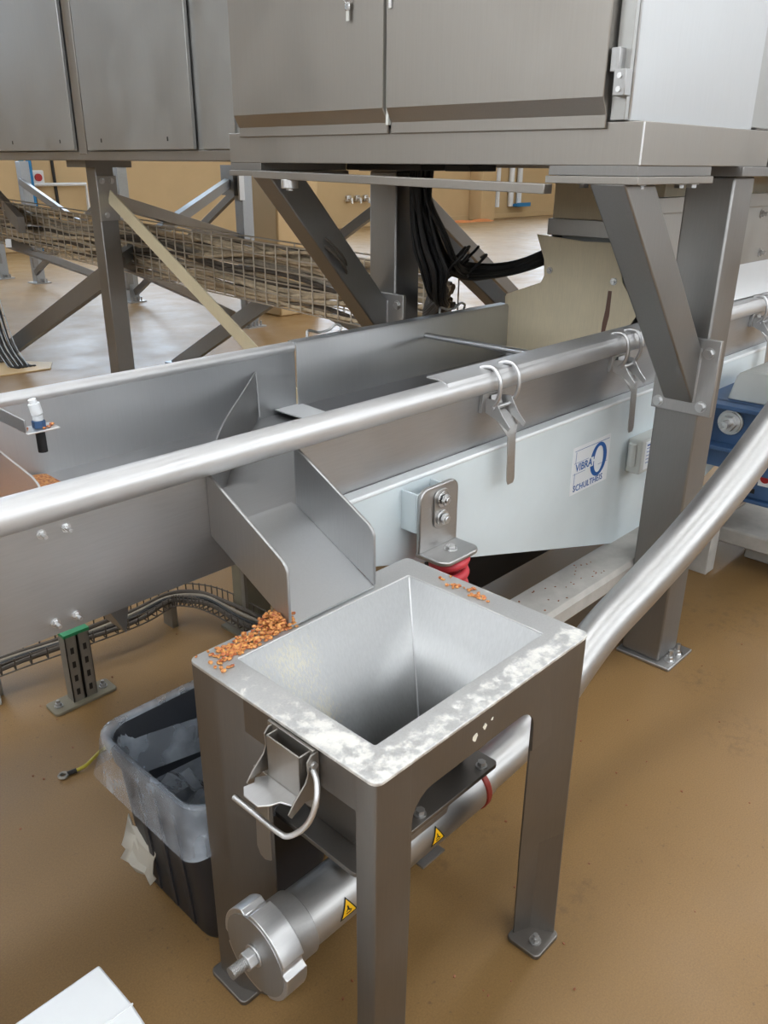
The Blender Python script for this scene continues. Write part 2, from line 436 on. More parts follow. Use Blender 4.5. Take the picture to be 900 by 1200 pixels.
for i, xa in enumerate((16.35, 16.68, 17.0)):
    r = root('wall_tap', (xa, 17, .7), ['leftmost of three small taps on the beige far wall', 'middle one of three small taps on the beige far wall', 'rightmost of three small taps on the beige far wall'][i], 'tap', 'taps on the far wall')
    part('body', MB().box(xa - .08, xa + .08, 16.9, 17.0, .66, .82), 'zinc', r, bevel=.02)
    part('spout', MB().tube([(xa, 16.92, .74), (xa, 16.82, .74), (xa, 16.80, .62)], .03, 8), 'zinc', r)
for i, xa in enumerate((22.9, 23.65, 24.1)):
    tag(part('vertical_pipe', MB().tube([(xa, 16.9, .35), (xa, 16.9, 4)], .09, 10), 'white'), ['white wall pipe left of the blue dispenser', 'white wall pipe above the blue dispenser', 'white wall pipe right of the blue dispenser'][i], 'pipe', 'pipes on the far wall')
r = root('dispenser', (24.1, 16.8, .3), 'small blue dispenser tray under white pipes on the far wall', 'dispenser')
part('tray', MB().box(23.75, 24.5, 16.7, 16.98, .34, .43), 'cyan', r, bevel=.02)
part('lip', MB().box(23.75, 24.5, 16.68, 16.7, .34, .46), 'cyan', r)
for i, (xa, ya, s_) in enumerate(((19.1, 16.3, .75), (20.6, 16.45, .55), (21.5, 16.4, .6))):
    mb = MB()
    n = 9; ctr = [(xa, ya, .12 * s_)]
    ringp = [(xa + s_ * math.cos(k * 2 * math.pi / n) * (.8 + .3 * random.random()), ya + s_ * .5 * math.sin(k * 2 * math.pi / n), 0.001) for k in range(n)]
    mid_ = [(xa + .55 * (p[0] - xa), ya + .55 * (p[1] - ya), .09 * s_) for p in ringp]
    mb.add(ctr + mid_ + ringp, [(0, 1 + k, 1 + (k + 1) % n) for k in range(n)] + [(1 + k, 1 + n + k, 1 + n + (k + 1) % n, 1 + (k + 1) % n) for k in range(n)])
    tag(part('grain_heap', mb, 'orange'), ['largest low orange heap on the floor by the far wall', 'smallest low orange heap by the far wall, between two others', 'low orange heap by the far wall, nearest the pilaster'][i], 'heap', 'orange heaps by the far wall')

# ================================================================ FEED HOPPER
hop = root('feed_hopper', (.958, .88, 0), 'stainless steel feed hopper on four legs with a floury square rim', 'hopper')
hx0, hx1, hy0, hy1 = .667, 1.248, .645, 1.114
ix0, ix1, iy0, iy1 = .73, 1.185, .709, 1.052
part('rim', MB().ring(rrect(hx0, hx1, hy0, hy1, .016), rrect(ix0, ix1, iy0, iy1, .004), 'z', .778, .785), 'rim', hop, bevel=.0015, label='flat steel rim smeared with flour')
# tapered bin of the hopper (sheet metal, two skins)
mb = MB()
T = [(ix0, iy0, .782), (ix1, iy0, .782), (ix1, iy1, .782), (ix0, iy1, .782)]
Bm = [(.80, .83, .465), (1.105, .83, .465), (1.105, .94, .465), (.80, .94, .465)]
mb.add(T + Bm, [(0, 1, 5, 4), (1, 2, 6, 5), (2, 3, 7, 6), (3, 0, 4, 7)])
o = part('hopper_bin', mb, 'hopper_in', hop, label='tapered steel bin dusted with pale flour', angle=20)
sm = o.modifiers.new('solid', 'SOLIDIFY'); sm.thickness = .003; sm.offset = 0
mb = MB(); e_ = .006
mb.add([(ix0 - e_, iy0 - e_, .777), (ix1 + e_, iy0 - e_, .777), (ix1 + e_, iy1 + e_, .777), (ix0 - e_, iy1 + e_, .777), (.80 - e_, .83 - e_, .463), (1.105 + e_, .83 - e_, .463), (1.105 + e_, .94 + e_, .463), (.80 - e_, .94 + e_, .463)], [(0, 1, 5, 4), (1, 2, 6, 5), (2, 3, 7, 6), (3, 0, 4, 7)])
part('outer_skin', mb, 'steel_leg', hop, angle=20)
part('bin_trough', MB().add([(.80, .83, .466), (1.105, .83, .466), (1.105, .85, .375), (.80, .85, .375), (.80, .94, .466), (1.105, .94, .466), (1.105, .92, .375), (.80, .92, .375)],
     [(0, 1, 2, 3), (4, 5, 6, 7), (3, 2, 6, 7), (0, 3, 7, 4), (1, 5, 6, 2)]), 'hopper_in', hop)
part('weld_seam', MB().tube([(1.1835, 1.0505, .78), (1.1045, .9395, .47)], .003, 6), 'steel_bright', hop)
# legs : folded sheet angles
t = .004
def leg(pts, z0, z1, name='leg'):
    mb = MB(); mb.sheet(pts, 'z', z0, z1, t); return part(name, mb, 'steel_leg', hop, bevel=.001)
legs = []
legs.append(leg([(.76, 1.112), (.676, 1.112), (.672, 1.1095), (.669, 1.106), (.669, 1.045), (.672, 1.034), (.712, .952)], .012, .779))
legs.append(leg([(.669, .690), (.669, .657), (.672, .650), (.680, .647), (.745, .647)], .012, .779))
ls = [((.779), [(1.246, .74), (1.246, .656), (1.243, .650), (1.236, .648), (1.152, .648), (1.084, .653)]), ((.60), [(1.246, .74), (1.246, .656), (1.243, .650), (1.236, .648), (1.154, .650), (1.086, .654)]),
      ((.30), [(1.246, .73), (1.246, .654), (1.243, .648), (1.238, .647), (1.180, .668), (1.125, .678)]), ((.012), [(1.246, .72), (1.246, .650), (1.243, .644), (1.239, .643), (1.214, .690), (1.176, .706)])]
mb = MB(); vs = []; fs = []
for z, L in ls:
    O = offset_poly(L, -.004); vs += [(x, y, z) for x, y in L] + [(x, y, z) for x, y in O]
for i in range(3):
    for k in range(5):
        for o_, fl_ in ((0, 1), (6, -1)):
            q = [i*12 + o_ + k, i*12 + o_ + k + 1, (i+1)*12 + o_ + k + 1, (i+1)*12 + o_ + k]; fs.append(tuple(q[::fl_]))
    fs += [(i*12, (i+1)*12, (i+1)*12 + 6, i*12 + 6), (i*12 + 5, i*12 + 11, (i+1)*12 + 11, (i+1)*12 + 5)]
fs += [tuple(range(36, 42)) + tuple(range(47, 41, -1)), tuple(range(5, -1, -1)) + tuple(range(6, 12))]
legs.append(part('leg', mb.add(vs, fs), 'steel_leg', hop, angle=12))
legs.append(leg([(1.246, 1.02), (1.246, 1.106), (1.242, 1.111), (1.236, 1.112), (1.15, 1.112)], .012, .779))
# front panel with the arch between the two near legs, and aprons on the other sides
arch = [(.7455, .012), (.7455, .779), (1.150, .779), (1.150, .60), (1.086, .60)] + arc(1.036, .655, .048, 0, 90, 6) + [(.86, .703)] + arc(.80, .655, .048, 90, 180, 5) + [(.752, .50), (.748, .2), (.7465, .012)]
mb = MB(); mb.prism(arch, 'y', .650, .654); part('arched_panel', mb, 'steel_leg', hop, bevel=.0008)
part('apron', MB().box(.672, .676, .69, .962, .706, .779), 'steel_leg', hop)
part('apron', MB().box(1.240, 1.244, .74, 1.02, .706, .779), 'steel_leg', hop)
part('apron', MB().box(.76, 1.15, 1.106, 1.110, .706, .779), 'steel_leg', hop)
for (cx, cz, s_) in ((.905, .735, .008), (.930, .742, .006), (.950, .747, .004)):
    rs_ = random.Random(int(cx * 1000))
    part('flour_smear', MB().prism([(cx + s_ * math.cos(k * .7) * rs_.uniform(.35, 1), cz + s_ * 1.3 * math.sin(k * .7) * rs_.uniform(.5, 1)) for k in range(9)], 'y', .6494, .650), 'flour', hop)
# feet
for (a, b, c, d_, bx, by, lg) in ((.650, .745, 1.005, 1.12, .69, 1.06, 0), (.655, .745, .633, .715, .70, .674, 1), (1.158, 1.247, .632, .715, 1.192, .660, 2), (1.16, 1.255, 1.03, 1.12, 1.2, 1.075, 3)):
    mb = MB(); mb.prism(rrect(a, b, c, d_, .012), 'z', 0.0, .012)
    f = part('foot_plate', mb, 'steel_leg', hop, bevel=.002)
    part('anchor_bolt', MB().hexbolt((bx, by, .012), (0, 0, 1), .010, .012, .008), 'steel_dull', f)
# flange above the screw tube, with bolts
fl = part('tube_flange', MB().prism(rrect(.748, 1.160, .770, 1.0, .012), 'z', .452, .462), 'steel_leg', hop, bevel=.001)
for bx, by in ((.935, .788), (1.125, .788), (.955, .985), (1.135, .985)):
    part('flange_bolt', MB().hexbolt((bx, by, .462), (0, 0, 1), .009, .012), 'steel_dull', fl)
part('side_gusset', MB().prism([(.82, .452), (1.10, .452), (1.06, .36), (.86, .36)], 'y', .822, .826), 'steel_dull', hop)
# screw tube (along x)
AX, AZ = .88, .305
st = part('screw_tube', MB().cyl((.64, AX, AZ), (1.205, AX, AZ), .057, 40), 'steel_pipe', hop, bevel=.001)
part('tube_collar', MB().cyl((.640, AX, AZ), (.700, AX, AZ), .0625, 40), 'steel_dull', hop, bevel=.0015)
# round clamp nut with four slots (parted cap)
mb = MB(); R1 = .088
prof = []
for k in range(64):
    a = 2 * math.pi * k / 64
    q = (k + 3) % 16
    prof.append(((R1 - (.010 if q in (0, 1) else 0)) * math.cos(a) + AX, (R1 - (.010 if q in (0, 1) else 0)) * math.sin(a) + AZ))
mb.prism(prof, 'x', .602, .648)
cap = part('slotted_end_cap', mb, 'steel_bright', hop, bevel=.0015, label='round slotted steel end cap', angle=25)
part('cap_face', MB().cyl((.6005, AX, AZ), (.604, AX, AZ), .079, 40), 'steel', cap)
mb = MB().cyl((.597, AX, AZ), (.601, AX, AZ), .022, 24).cyl((.579, AX, AZ), (.597, AX, AZ), .0185, 6)
part('hex_nut', mb, 'steel_bright', cap, bevel=.0015)
mb = MB()
n = 30
mb.tube([(.579 - .03 * i / n, AX, AZ) for i in range(n + 1)], [.0105 + (.0012 if i % 3 == 0 else 0) for i in range(n + 1)], 14)
part('threaded_stud', mb, 'steel_dull', cap)
# warning triangles on the tube
def warn(cx, ang, rad):
    """triangle wrapped on the tube surface at x=cx, angle ang (deg from -y towards down)"""
    def pl(u, v, h=.0006):
        a = R_(ang) + v / rad
        return (cx + u, AX - math.cos(a) * (rad + h), AZ - math.sin(a) * (rad + h))
    s_ = .024
    def tri(sc, h, mat, parent, name):
        vs, fs = [], []
        P = [(0, -.95 * sc), (.95 * sc, .7 * sc), (-.95 * sc, .7 * sc)]
        N = 6
        idx = {}
        for i in range(N + 1):
            for j in range(N + 1 - i):
                k = N - i - j
                u = (P[0][0]*i + P[1][0]*j + P[2][0]*k) / N; v = (P[0][1]*i + P[1][1]*j + P[2][1]*k) / N
                idx[(i, j)] = len(vs); vs.append(pl(u, v, h))
        for i in range(N):
            for j in range(N - i):
                fs.append((idx[(i, j)], idx[(i+1, j)], idx[(i, j+1)]))
                if i + j < N - 1: fs.append((idx[(i+1, j)], idx[(i+1, j+1)], idx[(i, j+1)]))
        return part(name, MB().add(vs, fs), mat, parent)
    b = tri(s_, .0008, 'ink', hop, 'warning_label'); b['label'] = 'yellow and black triangular warning label'
    tri(s_ * .78, .0014, 'yellow', b, 'yellow_field')
    mb = MB()
    for (u0, v0, u1, v1, w_) in ((-.001, -.006, .001, .004, .003), (.000, .002, .007, .006, .0022), (-.007, .008, .006, .008, .0025), (-.001, .000, -.006, .004, .002)):
        a = Vector((u1 - u0, v1 - v0)).normalized(); nn = Vector((-a.y, a.x)) * w_ / 2
        mb.add([pl(u0 + nn.x, v0 + nn.y, .002), pl(u1 + nn.x, v1 + nn.y, .002), pl(u1 - nn.x, v1 - nn.y, .002), pl(u0 - nn.x, v0 - nn.y, .002)], [(0, 1, 2, 3)])
    part('symbol', mb, 'ink', b)
warn(.778, -14, .057)
warn(1.035, -10, .057)
part('lower_tab', MB().box(1.0, 1.07, .83, .90, .243, .248), 'steel_dull', hop)
# red gasket clamp between tube and pipe
part('red_gasket', MB().cyl((1.205, AX, AZ), (1.222, AX, AZ), .060, 36), 'red_clamp', hop, bevel=.003, label='red ring gasket')
# draw latch on the left apron
lat = part('draw_latch', MB().box(.662, .672, .775, .885, .66, .776), 'steel_cab', hop, bevel=.001, label='large toggle draw latch with a wire bail')
mb = MB().box(.640, .643, .782, .862, .690, .772).box(.640, .664, .782, .785, .690, .772).box(.640, .664, .859, .862, .690, .772)
part('latch_housing', mb, 'steel_cab', lat, bevel=.001)
for yy in (.772, .874):
    pf = [(.670, .774), (.655, .774), (.646, .764), (.648, .742), (.642, .728), (.618, .706), (.606, .690), (.612, .680), (.640, .694), (.655, .690), (.668, .670), (.670, .70)]
    part('cheek', MB().prism(pf, 'y', yy - .0015, yy + .0015), 'steel_cab', lat, bevel=.0008)
part('lever_plate', MB().prism([(.640, .8), (.640, .862), (.622, .872), (.614, .864), (.596, .868), (.584, .852), (.584, .818), (.598, .806), (.614, .800), (.622, .782), (.640, .785)], 'z', .690, .693), 'steel_bright', lat, bevel=.0008)
part('tongue', MB().prism([(.866, .69), (.900, .69), (.905, .515), (.897, .500), (.884, .497), (.868, .505)], 'x', .640, .643), 'steel_cab', lat, bevel=.001)
bl = catmull([(.655, .768, .748), (.648, .752, .742), (.636, .740, .720), (.625, .742, .690), (.616, .756, .664), (.606, .774, .648), (.602, .792, .646), (.600, .84, .648), (.598, .900, .650)], 5)
part('wire_bail', MB().tube(bl, .0048, 10), 'steel_bright', lat)
for yy, zz in ((.7695, .755), (.8765, .735)):
    part('rivet', MB().cyl((.658, yy + .004, zz), (.658, yy - .004, zz), .006, 14), 'steel_bright', lat)

# conveying pipe leaving the hopper to the right, bending upwards
pp = root('conveying_pipe', (1.22, AX, 0), 'long stainless conveying pipe curving up to the right past the steel post', 'pipe')
path = catmull([(1.222, .88, .305), (1.32, .88, .307), (1.42, .879, .322), (1.54, .872, .385), (1.70, .858, .495), (1.86, .83, .585), (2.013, .80, .680), (2.17, .768, .795), (2.318, .74, .920), (2.46, .71, 1.06), (2.62, .68, 1.26)], 8)
rr = [.046 if p.x < 1.43 else .046 + .006 * min(1, (p.x - 1.43) / .12) for p in path]
part('pipe', MB().tube(path, rr, 36), 'steel_pipe', pp)
part('sleeve', MB().tube([(1.222, .88, .305), (1.252, .88, .305)], .050, 32), 'steel_pipe', pp)

# grain lying on the rim
def grains(name, pts, mat, label, size=.0046):
    ico = bmesh.new(); bmesh.ops.create_icosphere(ico, subdivisions=1, radius=1)
    vs = [v.co.copy() for v in ico.verts]; fs = [tuple(v.index for v in f.verts) for f in ico.faces]; ico.free()
    mb = MB()
    for (x, y, z) in pts:
        s_ = size * random.uniform(.7, 1.25)
        rot = Matrix.Rotation(random.uniform(0, 6.28), 3, 'Z') @ Matrix.Rotation(random.uniform(-.6, .6), 3, 'X')
        mb.add([rot @ Vector((v.x * s_ * 1.15, v.y * s_ * .8, v.z * s_ * .6)) + Vector((x, y, z + s_ * .5)) for v in vs], fs)
    return tag(part(name, mb, mat), label, 'grain', kind='stuff')
pts = []
while len(pts) < 330:
    x = random.uniform(.70, .875); tt = (x - .70) / .175
    y = random.gauss(1.072 + .012 * tt, .012 + .010 * tt)
    if iy1 + .004 < y < 1.112 and random.random() < .35 + .65 * tt: pts.append((x, y, .785 + (random.random() ** 2) * .022 * tt ** 2))
for _ in range(150):
    pts.append((random.gauss(.85, .016), min(1.111, random.gauss(1.092, .010)), .785 + random.random() * .024))
for _ in range(12): pts.append((random.uniform(.68, .715), random.uniform(1.03, 1.108), .785))
grains('spilled_grain', pts, 'grain', 'orange grain heaped on the hopper rim beside the chute')
pts = []
for cx, cy, n_ in ((1.215, .943, 14), (1.212, .885, 18), (1.228, .915, 5), (1.225, .99, 4)):
    for _ in range(n_): pts.append((random.gauss(cx, .006), random.gauss(cy, .011), .785))
grains('grain_sprinkle', pts, 'grain', 'few orange grains on the far right rim of the hopper', .0048)
pts = []
for _ in range(46): pts.append((random.uniform(.45, 2.9), random.uniform(.35, 1.0), 0))
for _ in range(30): pts.append((random.uniform(.5, 1.9), random.uniform(1.6, 3.2), 0))
grains('scattered_grain', pts, 'grain_red', 'loose red brown grains scattered over the floor', .0032)
pts = []
for _ in range(26): pts.append((random.uniform(1.9, 2.35), random.uniform(1.15, 1.26), .35))
grains('beam_grain', pts, 'grain_red', 'reddish grains sprinkled on the pale base beam', .003)

# ================================================================ VIBRATING CONVEYOR
con = root('vibrating_conveyor', (1.6, 1.66, .35), 'long stainless vibrating trough conveyor with a discharge chute and pale painted side plate', 'conveyor')
XA, XB = -.6, 4.4
ny, ty = 1.30, .004
# near wall with the chute opening
mb = MB().box(XA, .862, ny, ny + ty, .82, 1.05).box(.862, 1.088, ny, ny + ty, .82, .902).box(1.088, XB, ny, ny + ty, .82, 1.05)
part('near_side_wall', mb, 'steel_x', con)
part('near_rail', MB().tube([(XA, 1.287, 1.071), (XB, 1.287, 1.071)], .031, 28), 'rail', con)
# cover strip on the rail from the joint on
mb = MB(); mb.prism([(1.262, 1.088), (1.268, 1.100), (1.282, 1.1055), (1.335, 1.1075), (1.335, 1.1045), (1.284, 1.1025), (1.271, 1.097), (1.266, 1.086)], 'x', 1.556, XB)
part('rail_cover', mb, 'rail', con)
part('far_side_wall', MB().box(XA, 1.712, 2.03, 2.034, .85, 1.062), 'steel_side', con)
mb = MB(); mb.sheet([(2.022, .862), (2.024, 1.06), (2.028, 1.068), (2.058, 1.070), (2.061, 1.05)], 'x', 1.712, 2.86, .004)
part('far_side_wall', mb, 'steel_side', con)
part('far_rail', MB().tube([(XA, 2.045, 1.055), (1.712, 2.045, 1.055)], .019, 20), 'rail', con)
part('trough_floor', MB().box(XA, 1.70, 1.304, 2.03, .846, .850), 'steel_x', con)
part('sieve_floor', MB().box(1.70, 4.2, 1.304, 2.03, .862, .866), 'perforated', con, label='dark perforated sieve floor')
part('joint_strip', MB().prism([(1.62, 1.30), (1.62, 2.028), (1.73, 2.028), (1.70, 1.70), (1.70, 1.30)], 'z', .866, .870), 'white_plate', con)  # whitish reflection on the strip painted as white colour
part('underside', MB().box(XA, 4.2, 1.304, 2.03, .818, .822), 'steel_post', con)
part('added_under_panel', MB().box(1.95, 4.2, 1.62, 1.66, .14, .818), 'black', con)  # black sheet added to darken the shaded gap under the trough
part('added_under_panel', MB().box(1.95, 4.2, 1.95, 1.97, .30, .84), 'steel_post', con)
# diverter plate (curved top) from the far wall to the chute
a = Vector((1.545, 2.028)); b = Vector((.866, 1.306)); mb = MB(); N = 16; vs = []; fs = []
for i in range(N + 1):
    s_ = i / N; p = a.lerp(b, s_); p += Vector((.707, -.707)) * (-.03 * math.sin(math.pi * s_))
    top = 1.003 - .03 * math.sin(math.pi * min(1, s_ * 1.1)) * (1 - s_) + .02 * s_
    vs += [(p.x, p.y, .852), (p.x, p.y, top), (p.x + .0028, p.y - .0028, .852), (p.x + .0028, p.y - .0028, top)]
for i in range(N):
    j = 4 * i; fs += [(j, j+4, j+5, j+1), (j+2, j+3, j+7, j+6), (j+1, j+5, j+7, j+3)]
fs += [(0, 1, 3, 2), (4*N, 4*N+2, 4*N+3, 4*N+1)]
part('diverter_plate', mb.add(vs, fs), 'steel_x', con)
part('weld_bead', MB().tube([(1.548, 2.024, 1.004), (1.553, 2.022, .86)], .003, 6), 'steel_bright', con)
# discharge chute
part('chute_side', MB().prism([(1.30, 1.036), (1.290, 1.036), (1.280, 1.032), (1.078, .928), (1.067, .918), (1.061, .905), (1.060, .790), (1.30, .905)], 'x', .858, .865), 'steel', con, bevel=.002)
part('chute_side', MB().prism([(1.30, 1.036), (1.290, 1.036), (1.280, 1.032), (1.078, .928), (1.067, .918), (1.061, .905), (1.060, .794), (1.30, .905)], 'x', 1.086, 1.093), 'steel', con, bevel=.002)
part('chute_floor', MB().prism([(1.32, .906), (1.30, .905), (1.060, .793), (1.060, .789), (1.30, .900), (1.32, .902)], 'x', .864, 1.087), 'steel_side', con)
part('chute_apron', MB().box(.862, 1.088, 1.304, 1.5, .895, .905), 'steel_x', con)
# bolts on the near wall
for x, z in ((.522, 1.016), (.566, 1.015), (.521, .843), (.560, .843)):
    part('stud_bolt', MB().hexbolt((x, ny, z), (0, -1, 0), .0065, .007, .012), 'zinc', con)
# cross rod, gate plate, inside sensor bracket
part('cross_rod', MB().cyl((2.345, 2.025, 1.012), (2.05, 1.31, 1.088), .010, 12), 'steel_bright', con)
part('gate_plate', MB().prism([(1.315, .862), (1.340, 1.06), (1.355, 1.083), (1.375, 1.092), (1.62, 1.125), (2.02, 1.13), (2.02, .862)], 'x', .552, .556), 'steel_x', con)
sb = part('sensor_bracket', MB().prism([(1.585, 1.105), (2.02, 1.105), (2.02, 1.14), (1.585, 1.132)], 'x', .640, .644), 'steel', con, bevel=.001)
part('bracket_foot', MB().box(.640, .708, 1.575, 1.625, 1.103, 1.107), 'steel_bright', con, bevel=.002)
mb = MB(); vs = []; NX, NY = 60, 26
for i in range(NX + 1):
    for j in range(NY + 1):
        x = -.55 + 1.40 * i / NX; y = 1.31 + .71 * j / NY
        vs.append((x, y, .851 + (.018 + .012 * mnoise.noise(Vector((x * 30, y * 30, 0))) + .006 * mnoise.noise(Vector((x * 90, y * 90, 3)))) * (1 - max(0, (x - .6) / .26) ** 2 * .9)))
fs = [(i*(NY+1)+j, (i+1)*(NY+1)+j, (i+1)*(NY+1)+j+1, i*(NY+1)+j+1) for i in range(NX) for j in range(NY)]
tag(part('trough_grain', mb.add(vs, fs), 'grain'), 'bed of orange grain in the left part of the trough', 'grain', kind='stuff')
# wire clips on the far rail
for xc in (1.85, 2.52):
    pth = catmull([(xc - .07, 2.045, 1.078), (xc - .06, 2.052, 1.096), (xc - .03, 2.058, 1.090), (xc, 2.062, 1.082), (xc + .04, 2.058, 1.086), (xc + .065, 2.052, 1.102), (xc + .085, 2.048, 1.092), (xc + .075, 2.045, 1.078)], 4)
    part('wire_clip', MB().tube(pth, .0045, 8), 'steel_dull', con)
# toggle clamps over the near rail
def clamp(xc, twist=0.0):
    cb = part('toggle_clamp', MB().prism([(xc - .055, .985), (xc + .055, .985), (xc + .05, 1.036), (xc - .05, 1.036)], 'y', 1.288, 1.30), 'steel', con, bevel=.001, label='toggle clamp with two hooks over the rail')
    for dx in (-.042, .042):
        pth = catmull([(xc + dx - .012, 1.300, 1.106), (xc + dx - .006, 1.285, 1.112), (xc + dx, 1.262, 1.108), (xc + dx, 1.244, 1.085), (xc + dx, 1.240, 1.05), (xc + dx, 1.250, 1.02), (xc + dx * .85, 1.270, 1.002)], 5)
        part('hook', MB().tube(pth, .0058, 10), 'steel_bright', cb)
        pl_ = [(1.29, 1.022), (1.258, 1.024), (1.232, .985), (1.206, .958), (1.211, .947), (1.240, .966), (1.29, .985)]
        part('cheek', MB().prism(pl_, 'x', xc + dx * .84 - .002, xc + dx * .84 + .002), 'steel_bright', cb)
    mb = MB(); P = []
    for (dx0, dx1, y, z) in ((-.020, .020, 1.284, 1.03), (-.024, .024, 1.272, .992), (-.036, .036, 1.246, .966), (-.034, .034, 1.230, .950), (-.018, .018, 1.222, .925), (-.018, .018, 1.219, .86), (-.018, .018, 1.216, .80), (-.011, .011, 1.216, .788)):
        sh = twist * (1.0 - z)
        P += [(xc + dx0 + sh, y, z), (xc + dx1 + sh, y, z), (xc + dx1 + sh, y + .003, z), (xc + dx0 + sh, y + .003, z)]
    fs = [(0, 1, 2, 3)]
    for i in range(7):
        a = 4 * i
        for k in range(4): l = (k + 1) % 4; fs.append((a + k, a + 4 + k, a + 4 + l, a + l))
    fs.append((31, 30, 29, 28))
    part('lever', mb.add(P, fs), 'steel_pipe', cb, bevel=.0006, angle=20)
    part('pivot', MB().cyl((xc - .045, 1.262, 1.002), (xc + .045, 1.262, 1.002), .006, 10), 'steel_bright', cb)
clamp(1.785); clamp(2.465, -.02); clamp(3.62)
# pale painted side (drive) plate
py = 1.262
mb = MB(); mb.prism([(1.10, .885), (4.0, .885), (4.0, .60), (3.25, .40), (2.86, .25), (1.10, .745)], 'y', py, py + .012)
part('side_plate', mb, 'white_paint', con, bevel=.002, label='pale blue grey painted side plate')
part('plate_edge', MB().box(1.10, 4.0, py - .003, 1.30, .878, .890), 'lit_edge', con, bevel=.004)
part('plate_stiffener', MB().box(1.10, 2.9, py + .012, 1.30, .79, .80), 'white_paint', con)
# maker's label
sx0, sx1, sz0, sz1 = 2.186, 2.416, .623, .784; sw, sh = sx1 - sx0, sz1 - sz0; ys = py - .0012
lab = part('maker_label', MB().box(sx0, sx1, ys, py, sz0, sz1), 'sticker', con, label='white label with blue VIBRA SCHULTHEIS lettering')
def S(u, v, h=0): return (sx0 + u * sw, ys - .0006 - h, sz0 + v * sh)
mb = MB()
for (u0, u1, v0, v1) in ((.04, .96, .915, .925), (.075, .085, .16, .90), (.04, .42, .66, .668), (.04, .36, .43, .438), (.70, .96, .43, .438)):
    mb.add([S(u0, v0), S(u1, v0), S(u1, v1), S(u0, v1)], [(0, 1, 2, 3)])
part('thin_lines', mb, 'logo', lab)
mb = MB()
def ell(cx, cy, a_, b_, ang): return (cx + a_ * math.cos(R_(ang)), cy + b_ * math.sin(R_(ang)))
vs = []; fs = []; N = 48; A0, A1 = -179, 172
for i in range(N + 1):
    ang = A0 + (A1 - A0) * i / N
    o_ = ell(.70, .55, .225, .36, ang); q_ = ell(.705, .55, .125, .285, ang)
    vs += [S(*o_, .0002), S(*q_, .0002)]
for i in range(N): fs.append((2*i, 2*i+2, 2*i+3, 2*i+1))
part('logo_ring', mb.add(vs, fs), 'logo', lab)
mb = MB(); mb.add([S(.07, .455, .0003), S(.56, .455, .0003), S(.56, .655, .0003), S(.07, .655, .0003)], [(0, 1, 2, 3)])
part('lettering_ground', mb, 'sticker', lab)
def T_(u, v, wd):
    def f(x, y, z): return (sx0 + u * sw + x, ys - .0010 - z, sz0 + v * sh + y)
    return f
part('lettering', text_mb('VIBRA', .036, T_(.085, .485, 0), squeeze=1.02, bold=.0006, space=1.03), 'logo', lab)
part('lettering', text_mb('SCHULTHEIS', .030, T_(.07, .06, 0), squeeze=1.0, bold=.0002, space=1.10), 'logo', lab)
# small switch box with label, half hidden by the post
bxo = part('amplitude_box', MB().prism([(2.545, .615), (2.545, .738), (2.78, .738), (2.78, .615)], 'y', 1.208, py), 'grey_cap', con, bevel=.006)
part('slot_cylinder', MB().cyl((2.537, 1.238, .645), (2.537, 1.238, .725), .014, 16), 'grey_cap', bxo)
part('box_label', MB().box(2.57, 2.745, 1.2065, 1.208, .628, .728), 'sticker', bxo)
mb = MB()
for k in range(6):
    z = .718 - k * .013; mb.box(2.58, 2.735 - .02 * (k % 3), 1.2055, 1.2064, z - (.005 if k == 0 else .0018), z)
part('label_print', mb, 'logo', bxo)
# spring mount: channel, angle bracket, bolts, red rubber spring
ch = MB().box(1.388, 1.393, 1.212, py, .765, .868).box(1.495, 1.500, 1.212, py, .765, .868).box(1.388, 1.500, 1.210, 1.215, .765, .868)
part('mount_channel', ch, 'white_paint', con, bevel=.001)
def rr_top(x0, x1, z0, z1, r):
    return [(x0, z0), (x1, z0)] + arc(x1 - r, z1 - r, r, 0, 90, 5) + arc(x0 + r, z1 - r, r, 90, 180, 5)
ang = part('angle_bracket', MB().prism(rr_top(1.388, 1.532, .712, .880, .028), 'y', 1.198, 1.210), 'steel_pipe', con, bevel=.003, label='thick rounded steel angle bracket')
mb = MB(); mb.prism([(1.388, 1.212), (1.532, 1.212)] + [(1.532, 1.125 + .02)] + arc(1.532 - .028, 1.115 + .028, .028, 0, -90, 5) + arc(1.388 + .028, 1.115 + .028, .028, -90, -180, 5), 'z', .702, .714)
part('bracket_ledge', mb, 'steel_pipe', ang, bevel=.003)
part('slot_washer', MB().prism(rrect(1.435, 1.490, .765, .868, .02), 'y', 1.193, 1.198), 'steel_pipe', ang, bevel=.0015)
for z in (.842, .792):
    part('bracket_bolt', MB().cyl((1.463, 1.193, z), (1.463, 1.188, z), .021, 20).hexbolt((1.463, 1.188, z), (0, -1, 0), .0145, .012, .004, False), 'zinc', ang, bevel=.001)
part('ledge_bolt', MB().hexbolt((1.468, 1.165, .714), (0, 0, 1), .0135, .010, .0, True), 'zinc', ang, bevel=.001)
mb = MB(); pth = []
for i in range(220):
    a = i * 2 * math.pi / 24; pth.append((1.465 + .040 * math.cos(a), 1.165 + .040 * math.sin(a), .372 + .33 * i / 220))
mb.tube(pth, .0125, 10); part('coil_spring', mb, 'red_rubber', con, label='red coated coil spring')
